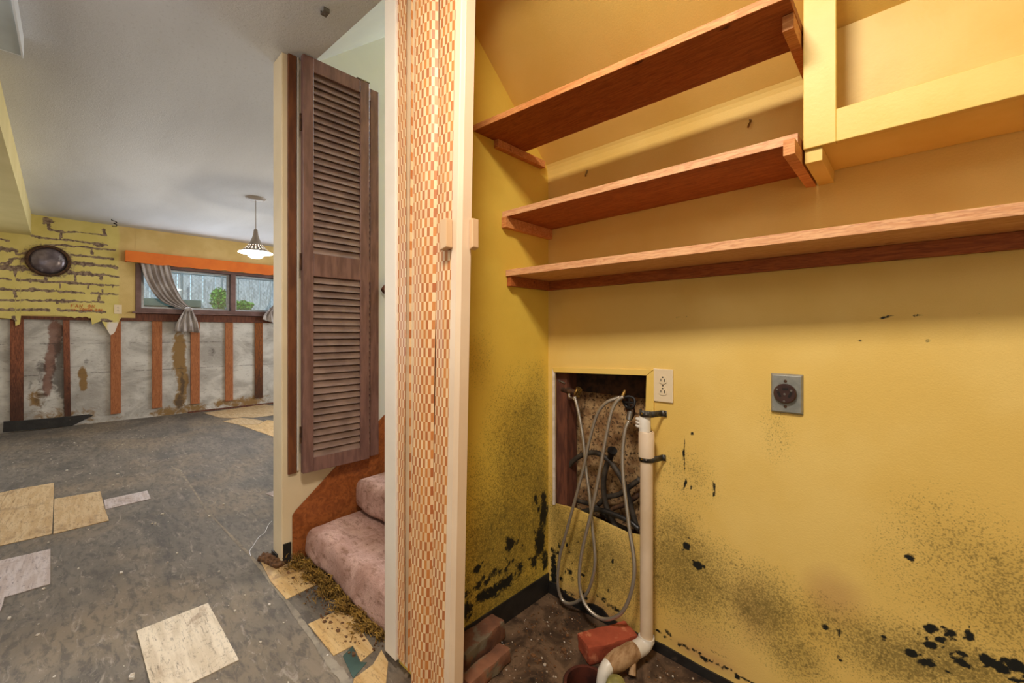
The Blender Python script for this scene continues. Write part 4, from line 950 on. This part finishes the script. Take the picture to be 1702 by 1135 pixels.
# ---------------------------------------------------------------- stairs
t = thing('staircase',(-1.7,.9,0),'pink carpeted staircase rising behind the jamb, bottom steps dirty','stairs')
RS,RN = .172,.25
for i in range(13):
    xL = -2.135 if i < 4 else -2.14; z1_ = RS*(i+1); y0_ = .775+RN*i
    if i < 3:
        MB().rbox(((xL-1.262)/2,y0_+.17,(z1_+.012+RS*i*1.0)/2),(-1.262-xL,.34,z1_-RS*i-.012),.04,22,.012,i*3+1,0,7).build('carpeted_step', M['carpet'], t, smooth='all')
    else:
        MB().box(xL,-1.262,y0_,y0_+.30,RS*i,z1_).build('carpeted_step', M['carpet'], t, bevel=.03)
sk = [(-2.170,.735,.0),(-2.170,.735,.225),(-2.170,.748,.245),(-2.170,.93,.40),(-2.170,3.9,2.86),(-2.170,4.2,2.86),(-2.170,4.2,2.3),(-2.170,.95,.0)]
MB().extr([(-2.1697,b,c_) for a,b,c_ in sk][::-1],(.004,0,0)).build('skirt_board', M['skirt'], t, bevel=.001)
# coir underlay fibres
rr = random.Random(11); m = MB()
e0 = Vector(at_z(494,935,0)); e1_ = Vector(at_z(636,1062,0))
for i in range(6500):
    f_ = rr.random(); p = e0.lerp(e1_,f_)+Vector((rr.gauss(0,.006),-abs(rr.gauss(0,.024)*(1+.5*math.sin(f_*31)))+.018,rr.random()**2*.036*(1+.5*math.sin(f_*47+1))+.001))
    d = Vector((rr.gauss(0,1),rr.gauss(0,1),rr.gauss(0,.5))).normalized(); L_ = rr.uniform(.010,.030); s_ = d.orthogonal().normalized()*.0014
    q = p+d*L_*.5+Vector((0,0,rr.uniform(0,.006))); w = p+d*L_; p.z=max(p.z,.001); w.z=max(w.z,.001)
    m.add([p-s_,p+s_,q+s_,q-s_,w+s_,w-s_],[(0,1,2,3),(3,2,4,5)])
m.build('coir_underlay', M['coir'], label='frayed brown underlay fibres along the foot of the carpeted bottom step', cat='fibre', kind='stuff')

# ---------------------------------------------------------------- floor: tiles, glue, debris
TILES = []
def tile(pts, mat, label, z=.0035, name='vinyl_tile', th=None):
    P_ = [at_z(u,v,z)[:2] for u,v in pts]; TILES.append(P_)
    return MB().prism(P_, .0006, z).build(name, M[mat], label=label, cat='floor tile', group=None)
a,b,c = [Vector(at_z(u,v,.0035)[:2]) for u,v in ((227.4,1048),(345.8,1001.7),(397,1096))]
d = a+(c-b); TILES.append([tuple(q) for q in (a,b,c,d)])
MB().prism([tuple(a),tuple(b),tuple(c),tuple(d)],.0006,.0035).build('vinyl_tile', M['tile_cream'], label='square cream vinyl tile lying alone at the bottom centre-left of the floor', cat='floor tile')
tile([(16,815),(90,802),(86.6,886.6),(0,906.6),(0,842)],'tile_tan','large stained tan vinyl tile, second from left edge in the middle row')
tile([(-60,832),(15,815.5),(-.5,842),(-.5,906.8),(-60,918)],'tile_tan','tan vinyl tile cut by the left frame edge')
tile([(90.5,829),(166.5,816),(174.5,846),(181,864.5),(88.6,887)],'tile_tan','tan vinyl tile with pale lower strip, right of the large stained one')
tile([(172.5,830.4),(244.7,815),(250.7,828.4),(175.5,846.2)],'tile_lilac','narrow pale strip of vinyl tile at the right end of the tile row')
tile([(-20,936),(84,912),(83.4,969.6),(8,992),(-20,999)],'tile_lilac','pinkish pale vinyl tile lying below the row at the left edge')
tile([(-10,955),(12,957.5),(6,997),(1,1014),(-10,1012)],'tile_lilac','sliver of dark-spotted pale tile on top of the pinkish tile at left edge',.006)
tile([(441,820),(456,815.5),(462,820),(456,825.5)],'tile_lilac','small pale tile corner peeking out left of the cream post')
# tiles near stairs
tile([(431,928),(452.6,919.5),(520,950),(528,970),(476,995.5),(450,966)],'tile_gold','golden broken tile under the foot of the cream post')
tile([(512,1036.7),(561,1014.6),(590,1025),(604,1052),(622,1080),(600,1099),(586.6,1072.5),(554.4,1089)],'tile_gold','golden torn tile in front of the bottom step, lower of two')
tile([(588,1128),(620,1104),(634,1080),(645,1100),(640,1150),(585,1150)],'tile_gold','golden tile scrap at the bottom of the frame by the white jamb')
tile([(569.6,1090),(585.5,1074),(598,1100),(610,1100.5),(587,1127)],'greenbox','dark green underlayer scrap between two golden tile pieces',.002)
# tan sheets at the far wall
tile([(338,686),(440,672),(470,677),(470,688),(420,694),(402,692.5),(392,695),(366,694)],'tile_tan','tan sheet of old tile near the far wall under the window')
tile([(398,706),(428,705.5),(444,698),(458,699.5),(458,727),(450,724)],'tile_gold','bright tan tile sheet just left of the cream post at the far side')
tile([(370,700),(400,694),(425,697),(438,699.5),(428,705.2),(397,705.6)],'tile_tan','tan tile fragment between the two far sheets')
# glue line
gl = [(286,776,3),(300,785,4),(322,815,2.2),(345,849,2.6),(372,878,2.6),(396,903,4),(415,922,4.5),(437,948,5),(452,968,6),(480,1004,6),(497,1028,8),(520,1060,7),(545,1095,12),(565,1118,16),(585,1145,14)]
Lp,Rp = [],[]
rr = random.Random(4); gs = spline([(a,b,c) for a,b,c in gl],8)
for i,g in enumerate(gs):
    w = g.z*(.75+.5*rr.random())*.62
    Lp.append(at_z(g.x-w,g.y+w*.35,.0012)); Rp.append(at_z(g.x+w,g.y-w*.35,.0012))
m = MB(); n = len(Lp); m.add(Lp+Rp,[(i,i+1,n+i+1,n+i) for i in range(n-1)])
m.build('glue_line', M['glue'], fl)
# thin string
MB().tube(spline([at_z(u,v,.002) for u,v in ((452,866),(446,872),(440,885),(430,893),(420,908),(415,916),(417,924))],5),.0016,5).build('white_string', M['whitewire'], label='thin white string lying on the floor left of the cream post', cat='string')
# debris
rr = random.Random(21)
def in_tile(x,y):
    for P_ in TILES:
        xs = [p[0] for p in P_]; ys = [p[1] for p in P_]
        if min(xs)-.01 < x < max(xs)+.01 and min(ys)-.01 < y < max(ys)+.01: return True
    return False
def chips(nm, mat, n, pick, smin, smax, label):
    m = MB()
    for i in range(n):
        x,y = pick(); s_ = rr.uniform(smin,smax)*(1 if rr.random()<.85 else 2); k_ = rr.randint(4,6); a0 = rr.random()*6; st = rr.uniform(.5,1)
        if nm == 'paint_chips' and in_tile(x,y): continue
        m.prism([(x+s_*math.cos(a0+2*PI*j/k_)*rr.uniform(.6,1),y+st*s_*math.sin(a0+2*PI*j/k_)*rr.uniform(.6,1)) for j in range(k_)],.0008,.0008+s_*rr.uniform(.3,.8))
    m.build(nm, M[mat], label=label, cat='debris', kind='stuff')
chips('paint_chips','debris',230,lambda:(rr.uniform(-6.5,-1.3),rr.uniform(-.6,.72)),.002,.007,'scattered pale paint chips across the bare grey hall floor')
def pick2():
    u = rr.uniform(-1.08,-.3); return u, rr.uniform(.95,1.38)
def pk():
    while True:
        p_ = pick2()
        if math.hypot(p_[0]-DC[0],p_[1]-DC[1])>DR+.02: return p_
chips('plaster_crumbs','debris',150,pk,.0015,.004,'pale plaster crumbs on the dirty brown closet floor')
chips('dirt_crumbs','debris_brown',500,pk,.002,.006,'brown dirt crumbs over the closet floor')
chips('step_debris','debris_brown',260,lambda:(rr.uniform(-2.1,-1.35),rr.uniform(.66,.775)),.002,.006,'brown crumbs on the floor before the bottom step')
# rotten foot of post
MB().rbox((-2.235,.665,.012),(.16,.05,.022),.003,10,.012,4,.25,70).build('rotten_wood_scrap', M['debris_brown'], smooth='all', label='crumbling brown wood scrap at the foot of the cream post', cat='wood scrap')
MB().box(-2.302,-2.2965,.695,.76,.0,.10).box(-2.300,-2.225,.683,.6895,.0,.035).box(-2.1735,-2.166,.695,.73,.0,.10).build('trim_14', M['black'], kind='structure')

# ---------------------------------------------------------------- pendant lamp
c = Vector(at_z(425,329,CZ)); 
dpt = c.length; tt = Vector((c.x,c.y)).length
zt2 = H+(HZ-381)*(c.x/ray(425,381)[0]); zb2 = H+(HZ-421)*(c.x/ray(425,421)[0])
t = thing('pendant_lamp',(c.x,c.y,CZ),'lit pendant lamp with pierced grey flared shade by the far window','lamp')
MB().lathe([(0,0),(.09,0),(.088,-.006),(.07,-.02),(.02,-.026),(0,-.026)],(c.x,c.y,CZ-.0005),n=32).build('canopy', M['shade'], t, smooth=True)
MB().tube([(c.x,c.y,CZ-.02),(c.x,c.y,zt2)],.004,8).build('cord', M['shade'], t)
hh = zt2-zb2
pf = [(.012,hh),(.017,hh*.97),(.020,hh*.88),(.026,hh*.72),(.042,hh*.52),(.068,hh*.33),(.10,hh*.17),(.135,hh*.05),(.152,0)]
ps = [(a.x,a.y) for a in spline([(r,h_,0) for r,h_ in pf],4)]
m = MB(); nK = 60; n0 = len(ps)
vs = [(c.x+r*math.cos(2*PI*k_/nK),c.y+r*math.sin(2*PI*k_/nK),zb2+h_) for r,h_ in ps for k_ in range(nK)]
fs = []
for i in range(n0-1):
    for k_ in range(nK):
        hm = ps[i][1]/hh
        if .12<hm<.36 and k_%3==0 and i%2==0: continue
        fs.append((i*nK+k_,i*nK+(k_+1)%nK,(i+1)*nK+(k_+1)%nK,(i+1)*nK+k_))
m.add(vs,fs); m.build('shade', M['shade'], t, smooth='all')
MB().lathe([(0,.025),(.1,.022),(.148,.006),(.148,.002),(.07,-.006),(.066,-.03),(.045,-.045),(0,-.05)],(c.x,c.y,zb2),n=36).build('glass_diffuser', M['bulb'], t, smooth=True)
light('pendant_bulb','POINT',(c.x,c.y,zb2-.12),26,(1,.86,.66),soft=.07)
# fluorescent fixture, top left
t = thing('fluorescent_fixture',(-2.3,-.3,CZ),'unlit white-edged ceiling light panel at the top left corner','ceiling light')
MB().box(-2.92,-1.7,-.157,-.150,2.355,CZ-.001).box(-2.92,-1.7,-.45,-.443,2.355,CZ-.001).box(-2.92,-2.912,-.443,-.157,2.362,CZ-.001).box(-1.708,-1.7,-.443,-.157,2.362,CZ-.001).build('housing', M['lampwhite'], t, bevel=.001)
MB().box(-2.911,-1.709,-.442,-.158,2.362,2.367).build('diffuser', M['diffuser'], t)
# ceiling clip
p = at_z(541,15,CZ)
t = thing('ceiling_bracket',p,'small bent metal bracket on the ceiling above the louvred door','bracket')
MB().box(p[0]-.022,p[0]+.012,p[1]-.012,p[1]+.012,CZ-.018,CZ-.016).box(p[0]-.022,p[0]-.020,p[1]-.012,p[1]+.012,CZ-.016,CZ-.001).box(p[0]+.010,p[0]+.012,p[1]-.012,p[1]+.012,CZ-.016,CZ-.001).build('clip', M['steel'], t)
MB().lathe([(0,0),(.004,0),(.004,-.006),(0,-.007)],(p[0]-.004,p[1],CZ-.018)).build('screw', M['steel'], t)
# slotted hook screws on wall ledge
for u,v,lb in ((975,288,'left'),(1246,205,'right')):
    q = at_y(u,v,YB-.004)
    MB().tube([Vector(q)+Vector((0,.004,.012)),Vector(q)+Vector((.004,-.004,.004)),Vector(q)+Vector((0,-.006,-.006)),Vector(q)+Vector((-.004,-.002,-.012))],.003,6).build('wall_screw', M['brass'], smooth=True, label=lb+' of two small screws in the rounded wall ledge above the middle shelf', cat='screw')
